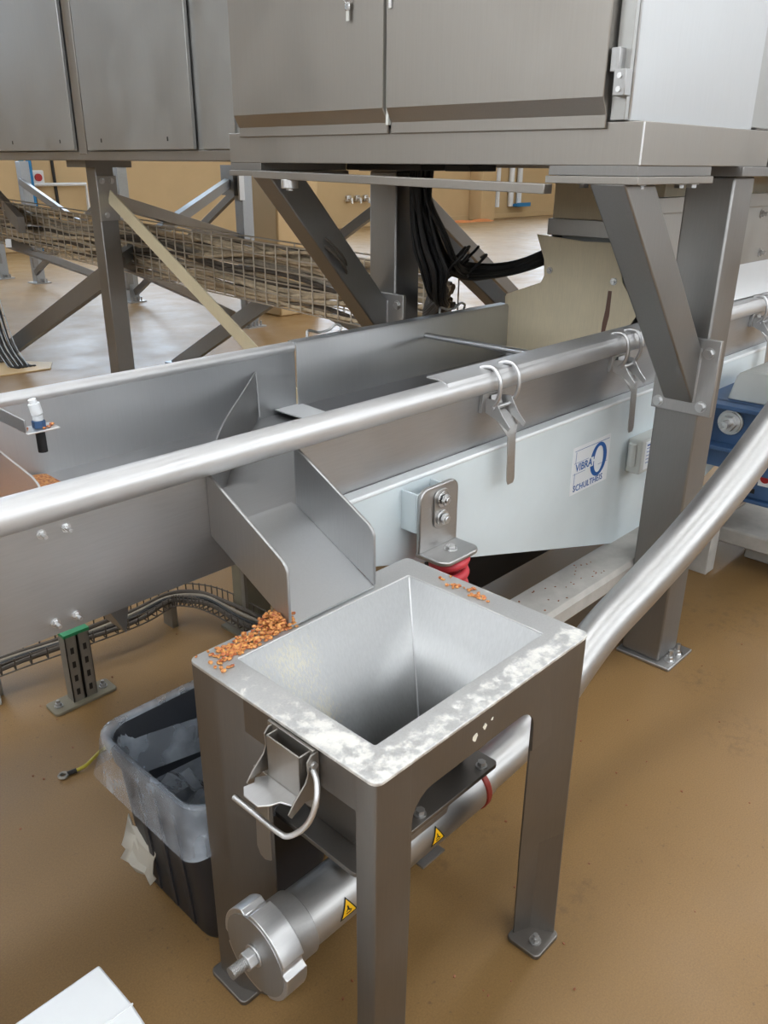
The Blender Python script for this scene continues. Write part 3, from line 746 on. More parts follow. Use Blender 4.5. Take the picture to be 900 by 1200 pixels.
# drive motor on a blue bracket at the right end
mo = part('motor_bracket', MB().box(3.10, 3.118, .90, 1.262, .52, .78), 'blue_paint', con, bevel=.003, label='blue painted motor bracket')
for z in (.772, .612):
    part('rib', MB().box(3.04, 3.50, .90, 1.262, z - .008, z + .008), 'blue_paint', mo, bevel=.002)
part('bracket_web', MB().box(3.04, 3.10, 1.215, 1.262, .52, .78), 'blue_paint', mo, bevel=.002)
part('bracket_bolt', MB().cyl((3.10, 1.13, .706), (3.088, 1.13, .706), .048, 24).hexbolt((3.088, 1.13, .706), (-1, 0, 0), .031, .03, .035), 'zinc', mo, bevel=.001)
mb = MB(); mb.prism(arc(1.05, .78, .13, 15, 165, 14), 'x', 3.12, 3.42)
part('motor_cap', MB().prism([(1.175, .780), (1.155, .870), (1.145, .885), (1.12, .897), (.90, .905), (.87, .895), (.86, .780)], 'x', 3.14, 3.46), 'grey_cap', con, bevel=.006, seg=2, label='light grey motor cover')
part('motor_body', MB().cyl((3.12, 1.07, .64), (3.62, 1.07, .64), .10, 32), 'blue_paint', con, bevel=.006)
ft = part('motor_terminal', MB().box(3.30, 3.62, .80, 1.10, .350, .50), 'blue_paint', con, bevel=.008)
part('terminal_flange', MB().box(3.285, 3.64, .78, 1.12, .335, .350), 'blue_paint', ft, bevel=.002)
part('warning_plate', MB().box(3.2975, 3.2995, 1.005, 1.055, .415, .480), 'sticker', ft)
part('warning_dot', MB().cyl((3.2975, 1.03, .448), (3.296, 1.03, .448), .019, 20), 'red', ft)
part('terminal_slot', MB().box(3.297, 3.2995, 1.062, 1.09, .375, .395), 'ink', ft)
part('clip', MB().box(2.78, 2.81, 1.14, 1.20, .46, .56), 'beige_strip', con, bevel=.002)

# sensor standing in the trough bracket
se = root('proximity_sensor', (.675, 1.60, 1.05), 'black threaded sensor with a white cable plug over the trough', 'sensor')
part('barrel', MB().cyl((.675, 1.60, 1.056), (.675, 1.60, 1.103), .0095, 18), 'black', se)
part('lock_nut', MB().cyl((.675, 1.60, 1.107), (.675, 1.60, 1.122), .0135, 6), 'blue_paint', se, bevel=.001)
part('plug', MB().cyl((.675, 1.60, 1.122), (.675, 1.60, 1.134), .010, 16).cyl((.675, 1.60, 1.134), (.672, 1.602, 1.157), .0115, 16).cyl((.672, 1.602, 1.157), (.670, 1.603, 1.166), .008, 16), 'white', se, bevel=.001)
pts = [(.675 + random.gauss(0, .018), 1.60 + random.gauss(0, .014), 1.107) for _ in range(22)]
grains('bracket_grain', [p for p in pts if .646 < p[0] < .705 and 1.578 < p[1] < 1.622 and math.hypot(p[0]-.675, p[1]-1.60) > .015], 'grain', 'orange grains lying on the sensor bracket', .004)

# base beam below the spring
bb = root('base_beam', (2.3, 1.2, 0), 'pale grey folded base beam below the conveyor side plate', 'beam')
part('beam', MB().prism([(1.13, .29), (1.13, .335), (1.142, .35), (1.275, .35), (1.285, .335), (1.285, .29)], 'x', 1.36, 4.3), 'dusty_grey', bb, bevel=.002)
for x in (1.42, 2.75, 3.25):
    part('beam_leg', MB().box(x - .04, x + .04, 1.165, 1.245, 0, .29), 'dusty_grey', bb, bevel=.003)
part('spring_seat', MB().cyl((1.465, 1.18, .35), (1.465, 1.17, .372), .055, 24), 'dusty_grey', bb)
fs_ = root('motor_plinth', (3.8, 1.0, 0), 'dusty grey plinth on the floor under the blue motor', 'plinth')
part('slab', MB().prism(rrect(3.35, 4.4, .50, 1.22, .02, 3), 'z', .105, .175), 'dusty_grey', fs_, bevel=.008)
part('pad', MB().box(3.50, 4.3, .60, 1.12, .0, .105), 'dusty_grey', fs_, bevel=.006)

# ================================================================ INLET HOUSING (right, behind)
inl = root('inlet_housing', (3.2, 1.7, .87), 'stainless inlet housing over the conveyor with a beige shaped front plate', 'housing')
fp = [(2.03, .88), (2.042, 1.10), (2.035, 1.112), (1.875, 1.172), (1.862, 1.20), (1.868, 1.26), (1.910, 1.352), (1.70, 1.338), (1.565, 1.341), (1.535, 1.27), (1.522, 1.205), (1.449, 1.112), (1.446, 1.10), (1.48, 1.04), (1.48, .88)]
f = part('front_plate', MB().prism(fp, 'x', 2.862, 2.868), 'beige_steel', inl, bevel=.0015, label='shaped steel front plate with its tan reflection as colour')
for y, z in ((1.836, 1.222), (1.556, 1.205)):
    part('plate_screw', MB().cyl((2.862, y, z), (2.857, y, z), .013, 16).hexbolt((2.857, y, z), (-1, 0, 0), .007, .006, 0, False), 'zinc', f)
part('rust_streak', MB().prism([(1.575, 1.17), (1.56, 1.17), (1.560, 1.08), (1.570, 1.02), (1.572, .95), (1.588, .95), (1.585, 1.05), (1.578, 1.10)], 'x', 2.8612, 2.862), 'pink', f)
part('upper_band', MB().box(2.88, 4.2, 1.40, 1.875, 1.352, 1.412), 'steel_panel', inl, bevel=.002)
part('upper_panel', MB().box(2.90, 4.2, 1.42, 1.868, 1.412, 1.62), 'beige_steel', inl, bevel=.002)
sp_ = part('side_panel', MB().box(2.62, 4.3, 1.350, 1.356, 1.235, 1.455), 'steel_panel', inl, bevel=.001)
part('side_flange', MB().box(2.62, 4.3, 1.330, 1.356, 1.455, 1.505), 'steel_panel', inl, bevel=.002)
for x, z in ((3.633, 1.425), (3.684, 1.27), (2.98, 1.425)):
    part('panel_bolt', MB().hexbolt((x, 1.35, z), (0, -1, 0), .013, .012, .012), 'zinc', sp_)
wp = part('sloped_cover', MB().prism([(1.300, 1.112), (1.348, 1.236), (1.352, 1.236), (1.304, 1.110)], 'x', 2.87, 4.3), 'white_plate', inl, label='white sloped cover plate')
part('back_panel', MB().box(2.90, 4.3, 1.86, 1.866, .9, 1.40), 'steel_panel', inl)
part('drop_box', MB().box(2.95, 4.2, 1.42, 1.85, .95, 1.36), 'steel_panel', inl)

# ================================================================ FRONT CABINET AND ITS STAND
cab = root('steel_cabinet', (2.3, 1.75, 1.6), 'large stainless double-door cabinet on a raised stand, overhanging the conveyor', 'cabinet')
part('base_frame', MB().box(1.85, 2.60, .975, 2.497, 1.600, 1.692), 'steel_cab', cab, bevel=.002)
part('corner_weld', MB().tube([(1.8495, .9745, 1.602), (1.8495, .9745, 1.69)], .0025, 6), 'steel_bright', cab)
part('base_extension', MB().box(2.61, 5.2, .970, 2.497, 1.59, 1.70), 'steel_cab', cab, bevel=.002)
part('cabinet_body', MB().box(1.865, 2.56, 1.020, 2.445, 1.692, 2.75), 'steel_side', cab, bevel=.004)
part('rear_cabinet', MB().box(2.565, 5.2, 1.025, 2.47, 1.70, 2.75), 'steel_panel', cab, bevel=.004)
def door(y0, y1):
    mb = MB(); mb.prism([(1.860, 2.72), (1.820, 2.72), (1.820, 1.742), (1.841, 1.706), (1.841, 1.678), (1.848, 1.678), (1.848, 1.70), (1.860, 1.71)], 'y', y0, y1)
    return part('door', mb, 'steel_cab', cab, bevel=.002, angle=14)
d1 = door(1.748, 2.425); d2 = door(1.066, 1.736)
part('door_seal', MB().box(1.832, 1.864, 1.737, 1.747, 1.70, 2.72), 'grey_cap', cab)
part('frame_strip', MB().box(1.848, 1.864, 1.024, 1.060, 1.695, 2.72), 'steel_panel', cab, bevel=.001)
hg = part('hinge', MB().box(1.824, 1.850, 1.038, 1.060, 1.79, 1.838), 'steel', cab, bevel=.002)
part('hinge_knuckle', MB().box(1.820, 1.850, 1.016, 1.046, 1.742, 1.795), 'steel', hg, bevel=.002)
for z in (1.755, 1.782):
    part('hinge_screw', MB().cyl((1.820, 1.031, z), (1.817, 1.031, z), .006, 12), 'zinc', hg)
part('lock', MB().cyl((1.822, 1.78, 2.03), (1.812, 1.78, 2.03), .022, 20), 'black', d1)
part('lock', MB().cyl((1.822, 1.88, 2.06), (1.810, 1.88, 2.06), .016, 20), 'zinc', d1)
k = root('door_key', (1.81, 1.874, 1.96), 'small key on a ring hanging from the left cabinet door', 'key')
mb = MB(); mb.tube([(1.812, 1.874 + .016 * math.cos(a * math.pi / 10), 2.018 + .016 * math.sin(a * math.pi / 10)) for a in range(21)], .0018, 8, cap=False)
part('ring', mb, 'zinc', k)
part('key_bow', MB().box(1.808, 1.812, 1.864, 1.882, 1.985, 2.004), 'zinc', k, bevel=.002)
part('key_tag', MB().box(1.809, 1.812, 1.868, 1.878, 1.960, 1.984), 'grey_cap', k)
k = root('door_tag', (1.8165, 1.719, 1.97), 'short white tag hanging at the seam between the cabinet doors', 'tag')
part('tag', MB().box(1.814, 1.819, 1.714, 1.724, 1.975, 2.03), 'white', k, bevel=.0015)
part('tag_pin', MB().cyl((1.8165, 1.719, 2.03), (1.8165, 1.719, 2.06), .003, 8), 'zinc', k)

sd = root('cabinet_stand', (2.5, 1.7, 0), 'heavy stainless posts with slanted braces carrying the front cabinet', 'stand')
def post(y0, y1, foot=True):
    p = part('post', MB().box(2.43, 2.57, y0, y1, .012, 1.575), 'steel_post', sd, bevel=.006)
    part('head_plate', MB().box(2.40, 2.60, y0 - .03, y1 + .03, 1.575, 1.60), 'steel_post', p, bevel=.002)
    b = part('base_plate', MB().box(2.41, 2.59, y0 - .05, y1 + .01, 0, .012), 'steel_dull', sd, bevel=.003)
    for x in (2.465, 2.525):
        part('anchor_bolt', MB().hexbolt((x, y0 - .025, .012), (0, 0, 1), .013, .016, .025), 'zinc', b)
    return p
post(.99, 1.13); post(2.26, 2.40)
def brace(y0, y1, gus):
    mb = MB(); mb.prism([(1.846, 1.560), (1.996, 1.560), (2.412, 1.105), (2.412, .935)], 'y', y0, y1)
    b = part('brace', mb, 'steel_post', sd, bevel=.005)
    g = part('gusset_plate', MB().box(2.412, 2.428, gus[0], gus[1], .902, 1.132), 'steel_dull', sd, bevel=.002)
    for y, z in ((gus[0] + .032, 1.092), (gus[0] + .032, .93), (gus[1] - .022, .925)):
        part('gusset_bolt', MB().hexbolt((2.412, y, z), (-1, 0, 0), .013, .011), 'zinc', g)
    part('weld', MB().tube([(2.411, y0 - .002, .94), (2.411, y0 - .002, 1.105)], .004, 6), 'steel_bright', b)
brace(1.003, 1.097, (.945, 1.136)); brace(2.285, 2.378, (2.20, 2.42))
for y0, y1 in ((.972, 1.220), (2.325, 2.502)):
    p = part('corner_block', MB().box(1.850, 2.24, y0 + .006, y1 - .006, 1.578, 1.600), 'steel_post', sd, bevel=.001)
    part('corner_plate', MB().box(1.846, 2.246, y0, y1, 1.560, 1.577), 'steel_cab', p, bevel=.0015)
    for x, y in ((1.93, y0 + .04), (2.14, y0 + .04), (2.20, y0 + .035), (1.93, y1 - .06)):
        part('plate_bolt', MB().hexbolt((x, y, 1.560), (0, 0, -1), .013, .011), 'zinc', p)
part('tie_bar', MB().bar((1.825, 2.322, 1.5665), (1.825, 1.195, 1.5471), .036, .023), 'steel_cab', sd, bevel=.002)
cy = part('bar_stub', MB().cyl((1.83, 2.165, 1.553), (1.83, 2.165, 1.526), .027, 24), 'steel_bright', sd, bevel=.002)
part('stub_nut', MB().cyl((1.83, 2.165, 1.526), (1.83, 2.165, 1.520), .012, 6), 'zinc', cy)
for y0, y1, z in ((2.43, 2.72, 1.586), (1.92, 2.27, 1.580), (1.72, 1.82, 1.580)):
    part('rubber_block', MB().box(2.18, 2.32, y0, min(y1, 2.51), z, 1.600), 'black', sd, bevel=.003)

# ================================================================ LEFT CABINET ROW AND ITS FRAME
lc = root('panel_cabinet', (3.2, 5, 1.6), 'long grey stainless panel cabinet on posts, left of the front cabinet', 'cabinet')
part('cabinet_body', MB().box(2.600, 4.6, 3.40, 9.0, 1.655, 2.95), 'steel_panel', lc, bevel=.004)
part('base_rail', MB().box(2.590, 4.6, 3.40, 9.0, 1.608, 1.655), 'steel_cab', lc, bevel=.003)
for y0, y1, sl in ((3.765, 4.828, (3.99, 4.66)), (4.985, 6.15, (5.15, 5.80)), (6.30, 7.45, (6.5, 7.3))):
    p = part('panel', MB().box(2.572, 2.592, y0, y1, 1.660, 2.90), 'steel_panel', lc, bevel=.003)
    for y in sl:
        part('panel_slot', MB().box(2.5712, 2.5722, y - .006, y + .006, 1.70, 1.72), 'ink', p)
for y in (4.905, 6.225):
    part('joint_cover', MB().box(2.582, 2.60, y - .045, y + .045, 1.64, 2.90), 'steel_cab', lc, bevel=.003)
part('corner_strip', MB().box(2.585, 2.60, 3.44, 3.70, 1.66, 2.90), 'steel_panel', lc, bevel=.002)

fr = root('support_frame', (4, 6, 0), 'cross-braced steel support frame under the left panel cabinet', 'frame')
P3 = part('post', MB().box(2.75, 2.872, 5.10, 5.218, .0, 1.60), 'steel_post', fr, bevel=.005)
part('bolt_plate', MB().box(2.745, 2.878, 5.086, 5.10, 1.255, 1.52), 'steel_dull', P3, bevel=.002)
for x, z in ((2.78, 1.49), (2.845, 1.49), (2.79, 1.29)):
    part('plate_bolt', MB().hexbolt((x, 5.086, z), (0, -1, 0), .013, .012), 'zinc', P3)
part('post_cap', MB().box(2.66, 2.97, 5.04, 5.28, 1.568, 1.607), 'steel_post', P3)
def rear(x, y, mat='galv'):
    p = part('leg', MB().box(x, x + .13, y, y + .13, .0, 1.60), mat, fr, bevel=.006)
    part('foot_plate', MB().box(x - .05, x + .18, y - .06, y + .19, 0, .015), 'steel_dull', p)
    for dx in (0, .045, .09, .13):
        part('anchor_bolt', MB().cyl((x + dx, y - .03, .015), (x + dx, y - .03, .065), .011, 8), 'steel_dull', p)
    part('bracket', MB().box(x - .02, x + .05, y - .02, y + .02, .22, .36), 'steel_post', p)
    return p
for x, y in ((5.35, 7.06), (5.35, 9.42), (5.30, 11.85), (5.15, 12.7)): rear(x, y)
p = part('bracket_post', MB().box(5.28, 5.35, 7.10, 7.30, 1.30, 1.58), 'steel_post', fr)
part('bracket_face', MB().box(5.30, 5.36, 7.03, 7.06, 1.26, 1.50), 'white_plate', p)
def fbar(a, b, wd=.045, ht=.07, mat='steel_post'):
    return part('cross_brace', MB().bar(a, b, wd, ht), mat, fr, bevel=.002)
fbar((2.82, 5.13, 1.02), (5.33, 7.30, .11))
fbar((2.82, 5.14, 1.385), (5.33, 7.15, .90), .05, .085)
fbar((2.84, 5.16, .99), (5.33, 7.24, 1.42), .06, .085, 'galv')
fbar((5.42, 7.20, 1.36), (5.42, 9.40, .12), .045, .075)
fbar((2.75, 6.54, 1.03), (5.35, 9.45, .18), .045, .065)
fbar((2.80, 5.22, .90), (2.95, 7.30, .10), .05, .13)
fbar((5.42, 9.5, 1.40), (5.30, 11.85, .15), .045, .075)
fbar((5.40, 9.55, .55), (5.30, 11.9, 1.35), .05, .09)
fbar((3.60, 4.379, .82), (3.60, 5.75, .085), .045, .11, 'galv')
fbar((3.61, 4.379, .82), (3.61, 3.10, .53), .045, .05)
fbar((4.5, 4.95, .985), (4.5, 4.20, 1.40), .045, .07, 'galv')
fbar((3.3, 8.0, 1.35), (2.9, 6.6, 1.15), .05, .12)
part('post', MB().box(2.75, 2.872, 7.25, 7.37, 0, 1.60), 'steel_post', fr, bevel=.005)
part('floor_bracket', MB().box(3.55, 3.66, 5.72, 5.83, 0, .12), 'galv', fr, bevel=.005)
part('post', MB().box(4.45, 4.56, 4.08, 4.19, 1.38, 1.60), 'galv', fr, bevel=.005)
part('slanted_strip', MB().bar((2.815, 5.078, 1.40), (2.815, 3.25, .395), .010, .085), 'beige_strip', fr, bevel=.001, label='pale beige flat strip slanting from the post')
# bars right of the second post
fr2 = root('rear_brace_frame', (3.4, 2.8, 0), 'dark slanted braces behind the black cable bundle', 'frame')
part('thick_brace', MB().bar((2.585, 2.345, 1.43), (3.64, 2.345, .74), .08, .075), 'steel_post', fr2, bevel=.004)
part('thin_brace', MB().bar((3.60, 3.2, 1.46), (5.2, 3.2, .42), .045, .075), 'steel_post', fr2, bevel=.003)
part('foot_post', MB().box(3.58, 3.70, 2.285, 2.405, 0, .78), 'steel_post', fr2, bevel=.004)
part('foot_post', MB().box(5.15, 5.27, 3.14, 3.26, 0, .46), 'steel_post', fr2, bevel=.004)
part('bracket', MB().box(2.575, 2.60, 2.335, 2.355, 1.30, 1.50), 'steel_post', fr2)

# ================================================================ CABLE TRAY WITH CABLES (runs along y at x = 3.05)
TA = Vector((3.05, 2.62, 0)); 
def tz(y): return .985 + (y - 2.9) * .032          # centre height
ct = root('cable_tray', (3.1, 5.5, .9), 'wire mesh cable tray full of dusty cables, crossing behind the posts', 'cable tray')
mb = MB(); y0_, y1_ = 2.55, 10.2
H2 = .17
for dx, nn_ in ((0, 6), (.14, 3)):
    for i in range(nn_):
        dz = -H2 + 2 * H2 * i / (nn_ - 1)
        mb.tube([(3.05 + dx, y0_, tz(y0_) + dz), (3.05 + dx, y1_, tz(y1_) + dz)], .0046, 5)
y = y0_
while y < y1_:
    mb.tube([(3.05, y, tz(y) - H2), (3.05, y, tz(y) + H2)], .0045, 5)
    if int(round((y - y0_) / .10)) % 4 == 0: mb.tube([(3.19, y, tz(y) + H2), (3.19, y, tz(y) - H2), (3.05, y, tz(y) - H2)], .0040, 5)
    y += .10
for dx in (.045, .095):
    mb.tube([(3.05 + dx, y0_, tz(y0_) - H2), (3.05 + dx, y1_, tz(y1_) - H2)], .0032, 5)
part('wire_mesh', mb, 'tray_wire', ct, kind='stuff')
for yb in (3.08, 5.92, 8.6):
    part('tray_bracket', MB().box(3.20, 3.23, yb - .03, yb + .03, .0, tz(yb) + .2), 'tray_wire', ct)
rc = random.Random(3)
for i in range(26):
    u = rc.uniform(.025, .115); lev = -H2 + .03 + (i / 25) * (2 * H2 - .05); ph = rc.uniform(0, 6); rad = rc.uniform(.009, .017)
    pth = []
    for k in range(56):
        y = y0_ + (y1_ - y0_) * k / 55
        pth.append((3.05 + u + .012 * math.sin(y * 2 + ph), y, tz(y) + max(-H2 + .015, min(H2 - .02, lev + .04 * math.sin(y * 1.6 + ph) + .022 * math.sin(y * 4.1 + 2 * ph)))))
    o = part('tray_cable', MB().tube(pth, rad, 7), ('cable_brown', 'cable_grey', 'cable_brown', 'cable_dark', 'cable_brown')[i % 5])
    tag(o, 'one of the dusty cables lying in the wire mesh tray', 'cable', 'cables in the wire mesh tray')
# black cable bundle at the second post
rc = random.Random(11)
for i in range(38):
    a = rc.uniform(0, 6.28); q = rc.uniform(.2, 1)
    ox, oy = .035 * q * math.cos(a), .072 * q * math.sin(a); s_ = rc.uniform(.6, 1.2)
    lo = rc.uniform(-.04, .035)
    if i < 20:
        pts = [(2.50 + ox, 2.195 + oy * .8, 1.60), (2.49 + ox, 2.18 + oy * .8, 1.48), (2.53 + ox, 2.14 + oy, 1.36), (2.60 + ox, 2.13 + oy, 1.25 + lo * .5), (2.70 + ox, 2.125 + oy * .4, 1.215 + lo), (2.80, 2.07 + oy * .3, 1.21 + lo * .8), (2.89, 2.01, 1.225 + lo * .7), (2.95 + ox * .3, 1.93, 1.265 + lo * .8), (3.02, 1.88, 1.31 + lo * .8)]
    else:
        pts = [(2.50 + ox, 2.195 + oy * .8, 1.60), (2.49 + ox, 2.19 + oy * .7, 1.45), (2.50 + ox, 2.17 + oy * .9, 1.32), (2.52 + ox, 2.14 + oy, 1.22), (2.56 + ox, 2.155 + oy * .6, 1.14 + lo), (2.64 + ox, 2.20 + oy * .3, 1.09 + lo), (2.78, 2.40 + oy * .2, 1.0 + lo), (3.06 + ox * .5, 2.62, .98 + lo * 2)]
    o = part('black_cable', MB().tube(catmull(pts, 5), .0095 * s_, 7), 'black')
    tag(o, 'one of the black cables running right behind the beige inlet plate' if i < 20 else 'one of the black cables dropping down the second post into the tray', 'cable', 'black cables turning right' if i < 20 else 'black cables dropping to the tray')
for i in range(7):
    a = rc.uniform(0, 6); c = Vector((2.60 + rc.uniform(-.03, .08), 2.11 + rc.uniform(-.05, .03), 1.20 + rc.uniform(-.03, .07)))
    pts = [c + Vector((.03 * math.cos(a + t_ * .5), .045 * math.cos(a + t_ * .62 + 1), .045 * math.sin(a + t_ * .55))) for t_ in range(9)]
    tag(part('black_cable', MB().tube(catmull(pts, 3), .0055, 6), 'black'), 'one of the loose black loops hanging out of the cable bundle at the second post', 'cable', 'loose black cable loops')
# cable tied round the brace
mb = MB()
for k, dz in enumerate((0, .018, -.02)):
    c = Vector((2.14, 2.332, 1.275 + dz))
    mb.tube([c + Vector((.09 * math.cos(a * .35 + k) * .8, .068 * math.sin(a * .35 + k), -.085 * math.cos(a * .35 + k) * .8 + .012 * k)) for a in range(19)], .004, 6)
tag(part('tie_wire', mb, 'cable_dark'), 'loops of thin wire tied round the left slanted brace', 'wire')

# vertical mesh with cables at the far left
vm = root('cable_riser', (2.78, 7.1, 0), 'wire mesh riser with dark cables reaching the floor at the left edge', 'cable riser')
mb = MB()
for i in range(5):
    xx = 2.70 + .04 * i; mb.tube(catmull([(xx - .02, 7.20, .85), (xx, 7.12, .45), (xx + .02, 7.05, .18), (xx + .05, 6.93, .02)], 4), .004, 5)
for k in range(7):
    z = .05 + .12 * k; mb.tube([(2.70, 7.10 + .1 * z, z), (2.87, 7.10 + .1 * z, z)], .004, 5)
part('wire_mesh', mb, 'galv', vm, kind='stuff')
for i in range(5):
    xx = 2.71 + .033 * i
    tag(part('riser_cable', MB().tube(catmull([(xx - .02, 7.22, .9), (xx, 7.15, .45), (xx + .02, 7.09, .16), (xx + .07, 6.95, .02), (xx + .10, 6.86, .014)], 5), .012, 7), 'black'), 'one of the dark cables bending onto the floor at the left edge', 'cable', 'cables of the left riser')
mb = MB().prism([(2.6, 6.75), (3.0, 6.70), (3.12, 6.92), (2.9, 7.2), (2.6, 7.15)], 'z', 0.0, .012)
tag(part('grout_patch', mb, 'wall', bevel=.004), 'beige grout patch on the floor under the cable riser', 'patch')

# ================================================================ FLOOR LEVEL, LEFT
gp = root('strut_post', (.94, 2.235, 0), 'short slotted strut with a green top bolted to the floor', 'strut')
part('base_plate', MB().prism(rrect(.835, 1.045, 2.195, 2.275, .012, 3), 'z', 0, .010), 'olive', gp, bevel=.002)
sp2 = MB()
for (xa, xb) in ((.905, .943), (.947, .985)):
    sp2.box(xa, xb, 2.215, 2.218, .01, .246).box(xa, xa + .003, 2.215, 2.258, .01, .246).box(xb - .003, xb, 2.215, 2.258, .01, .246)
part('channel', sp2, 'strut', gp)
for (xa, z) in [(xx, zz) for xx in (.924, .966) for zz in (.045, .095, .145, .195)]:
    part('slot', MB().box(xa - .0055, xa + .0055, 2.2142, 2.2152, z - .011, z + .011), 'ink', gp)
part('green_cap', MB().box(.903, .987, 2.213, 2.260, .246, .256), 'green_paint', gp)
for x in (.862, 1.015):
    part('anchor_bolt', MB().hexbolt((x, 2.235, .010), (0, 0, 1), .010, .012, .010), 'steel_dull', gp)
g2 = root('trough_leg', (1.60, 2.19, 0), 'olive grey square leg standing behind the discharge chute', 'leg')
part('column', MB().box(1.555, 1.655, 2.15, 2.24, 0, .83), 'olive', g2, bevel=.003)
part('channel_lip', MB().box(1.543, 1.555, 2.15, 2.17, 0, .80), 'strut', g2)
part('head_bracket', MB().box(1.555, 1.655, 1.97, 2.24, .806, .818), 'olive', g2)
part('foot', MB().box(1.52, 1.69, 2.11, 2.28, 0, .01), 'olive', g2)
lt = root('floor_cable_tray', (1.1, 2.38, 0), 'narrow wire tray running low over the floor behind the conveyor', 'cable tray')
mb = MB(); base = catmull([(.2, 2.50, .05), (.6, 2.48, .07), (.80, 2.46, .085), (1.05, 2.42, .095), (1.25, 2.41, .095), (1.40, 2.43, .10), (1.475, 2.36, .10), (1.505, 2.25, .10), (1.515, 2.08, .095), (1.53, 1.96, .09)], 10)
def side(i):
    t_ = (base[min(i+1, len(base)-1)] - base[max(i-1, 0)]).normalized(); return Vector((-t_.y, t_.x, 0)).normalized()
for off, up in ((-.05, .04), (-.05, 0), (-.017, 0), (.017, 0), (.05, 0), (.05, .04)):
    mb.tube([p + side(i) * off + Vector((0, 0, up)) for i, p in enumerate(base)], .0028, 5)
for i in range(1, len(base), 2):
    p = base[i]; s_ = side(i)
    mb.tube([p - s_ * .05 + Vector((0, 0, .045)), p - s_ * .05, p + s_ * .05, p + s_ * .05 + Vector((0, 0, .045))], .0028, 5)
part('wire_mesh', mb, 'cable_dark', lt, kind='stuff')
for i in (18, 50):
    p = base[i]; part('tray_foot', MB().box(p.x - .012, p.x + .012, p.y - .03, p.y + .03, 0, p.z - .002), 'strut', lt)
for j, off in enumerate((-.03, -.012, .008, .028)):
    o = part('floor_cable', MB().tube([p + side(i) * (off + .006 * math.sin(i * .3 + j)) + Vector((0, 0, .013 + .003 * (j % 2))) for i, p in enumerate(base)], .008, 7), ('cable_dark', 'black', 'cable_grey', 'cable_dark')[j])
    tag(o, ['grey cable at the near edge of the low floor tray', 'black cable second in the low floor tray', 'grey cable second from the rear in the low floor tray', 'brownish cable at the rear of the low floor tray'][j], 'cable', 'cables of the low floor tray')
ew = root('earth_wire', (.8, 1.92, 0), 'short yellow green earth wire with a bare lug on the floor', 'wire')
part('insulation', MB().tube(catmull([(.755, 1.918, .006), (.785, 1.912, .012), (.82, 1.93, .010), (.86, 1.945, .008), (.93, 1.93, .007), (.99, 1.90, .007)], 6), .0052, 8), 'earth', ew)
part('lug', MB().tube([(.722 + .012 * math.cos(a * .63), 1.925 + .012 * math.sin(a * .63), .006) for a in range(11)], .0045, 6), 'strut', ew)
part('crimp', MB().cyl((.732, 1.922, .007), (.757, 1.918, .007), .007, 8), 'black', ew)
tag(part('hanging_plate', MB().prism([(.630, .82), (.678, .82), (.664, .75)], 'y', 1.325, 1.40), 'steel_post', con), None)
tag(part('floor_plate', MB().prism([(.70, 2.40), (.745, 2.385), (.76, 2.43), (.71, 2.45)], 'z', .0, .010), 'dusty_grey', bevel=.002), 'small pale foot plate on the floor at the left edge', 'plate')

# ================================================================ BIN WITH PLASTIC LINER
bn = root('waste_bin', (.86, 1.31, 0), 'black plastic waste bin standing behind the left hopper leg', 'bin')
def loop(z, x0, x1, y0, y1, r, k=7): return [(p[0], p[1], z) for p in rrect(x0, x1, y0, y1, r, k)]
def skin(loops, closed_bottom=None):
    mb = MB(); n = len(loops[0]); vs = [p for l in loops for p in l]; fs = []
    for i in range(len(loops) - 1):
        for k in range(n):
            l = (k + 1) % n; fs.append((i*n + k, i*n + l, (i+1)*n + l, (i+1)*n + k))
    if closed_bottom == 'last': fs.append(tuple(range((len(loops)-1)*n, len(loops)*n)))
    return mb.add(vs, fs)
part('bin_body', skin([loop(.0, .700, 1.04, 1.168, 1.470, .045), loop(.012, .694, 1.045, 1.162, 1.476, .05), loop(.36, .668, 1.068, 1.138, 1.496, .06), loop(.362, .660, 1.075, 1.130, 1.503, .06), loop(.415, .655, 1.08, 1.126, 1.508, .06), loop(.42, .660, 1.075, 1.131, 1.503, .06), loop(.41, .668, 1.067, 1.139, 1.495, .055), loop(.03, .720, 1.02, 1.182, 1.448, .04)], 'last'), 'bin', bn)
part('bin_floor', MB().prism(rrect(.702, 1.038, 1.17, 1.468, .045), 'z', 0.0, .012), 'bin', bn)
for y in (1.24, 1.31, 1.38):
    part('bin_rib', MB().add([(.697, y - .01, .02), (.697, y + .01, .02), (.670, y + .01, .355), (.670, y - .01, .355), (.690, y - .008, .02), (.690, y + .008, .02), (.664, y + .008, .355), (.664, y - .008, .355)], [(0,3,2,1),(4,5,6,7),(0,1,5,4),(1,2,6,5),(2,3,7,6),(3,0,4,7)]), 'bin', bn)
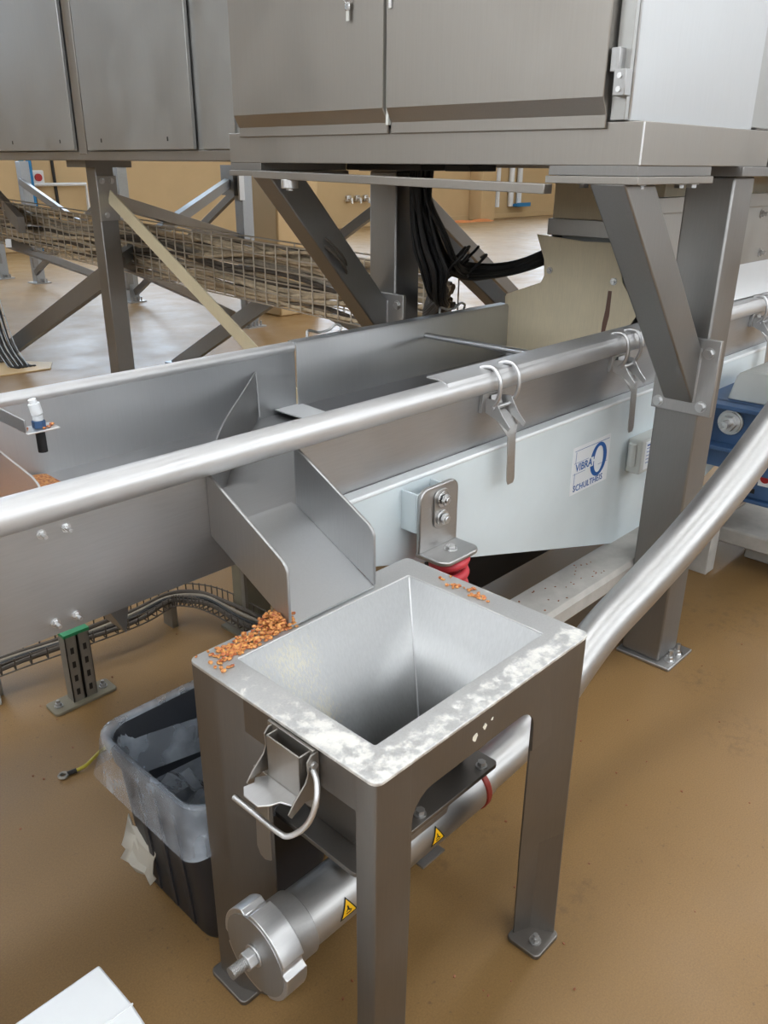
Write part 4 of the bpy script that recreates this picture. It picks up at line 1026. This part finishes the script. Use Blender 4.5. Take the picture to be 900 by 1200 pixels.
# liner: draped inside and folded over the rim
NL = 12; kk = 14
levels = [(.20, -.040), (.24, -.018), (.30, -.012), (.36, -.006), (.405, .000), (.424, .006), (.430, .014), (.425, .022), (.405, .026), (.375, .029), (.345, .033), (.315, .036)]
loops = []
for li, (z, off) in enumerate(levels):
    L = rrect(.667 - off, 1.068 + off, 1.138 - off, 1.496 + off, .06, kk); ring = []
    for q, (x, y) in enumerate(L):
        ph = q * 2 * math.pi / len(L)
        wv = 0.0; dz = 0.0
        if li < 4: wv = -.022 * (4 - li) / 4 * (mnoise.noise(Vector((x * 14, y * 14, li * .9))) + .6); dz = .05 * (4 - li) / 4 * mnoise.noise(Vector((x * 9 + 5, y * 9, 3)))
        if li > 8: wv = .014 * (li - 8) / 3 * (mnoise.noise(Vector((x * 17, y * 17, li * .5))) + .25); dz = .045 * (li - 8) / 3 * mnoise.noise(Vector((x * 6, y * 6 + 3, 7)))
        c = Vector((x - .867, y - 1.317)).normalized()
        ring.append((x + c.x * wv, y + c.y * wv, z + dz))
    loops.append(ring)
lin_ = part('bin_liner', skin(loops), 'bag', angle=80)
tag(lin_, 'clear plastic liner folded over the rim of the black bin', 'bag')
mb = MB(); G = 14; vs = []
for i in range(G + 1):
    for j in range(G + 1):
        x = .71 + .32 * i / G; y = 1.17 + .29 * j / G
        z = .23 + .11 * mnoise.noise(Vector((x * 8, y * 8, 1.5))) + .05 * mnoise.noise(Vector((x * 22, y * 22, 4)))
        vs.append((x, y, z))
fs = [(i*(G+1)+j, (i+1)*(G+1)+j, (i+1)*(G+1)+j+1, i*(G+1)+j+1) for i in range(G) for j in range(G)]
tag(part('crumpled_film', mb.add(vs, fs), 'bag', angle=25), 'crumpled clear film lying inside the black bin', 'plastic film')
mb = MB(); vs = []
for i in range(7):
    for j in range(5):
        u = i / 6; v = j / 4
        vs.append((.684 - .012 * u + .02 * mnoise.noise(Vector((i * .7, j * .7, 2))) - .028 * u * (1 - v), 1.475 - .11 * v + .03 * u * (v - .5), .185 - .10 * u - .045 * v + .02 * mnoise.noise(Vector((i * .9, j * .9, 8)))))
fs = [(i*5+j, (i+1)*5+j, (i+1)*5+j+1, i*5+j+1) for i in range(6) for j in range(4)]
o = part('torn_film', mb.add(vs, fs), 'tatter', angle=30); sm = o.modifiers.new('solid', 'SOLIDIFY'); sm.thickness = .002
tag(o, 'torn scrap of whitish film stuck to the side of the bin', 'scrap')

# ================================================================ WHITE CASE, NEAR LEFT CORNER
wc = root('white_case', (.2, .8, 0), 'white sheet metal case, only one corner showing at lower left', 'case')
mb = MB(); mb.prism([(1.02, .0), (1.02, .355), (.912, .36), (.60, .27), (.60, .0)], 'x', -.15, .385)
part('casing', mb, 'white_plate', wc, bevel=.004)
part('lid_seam', MB().box(-.15, .3855, .9115, .9135, .3585, .3615), 'white', wc)
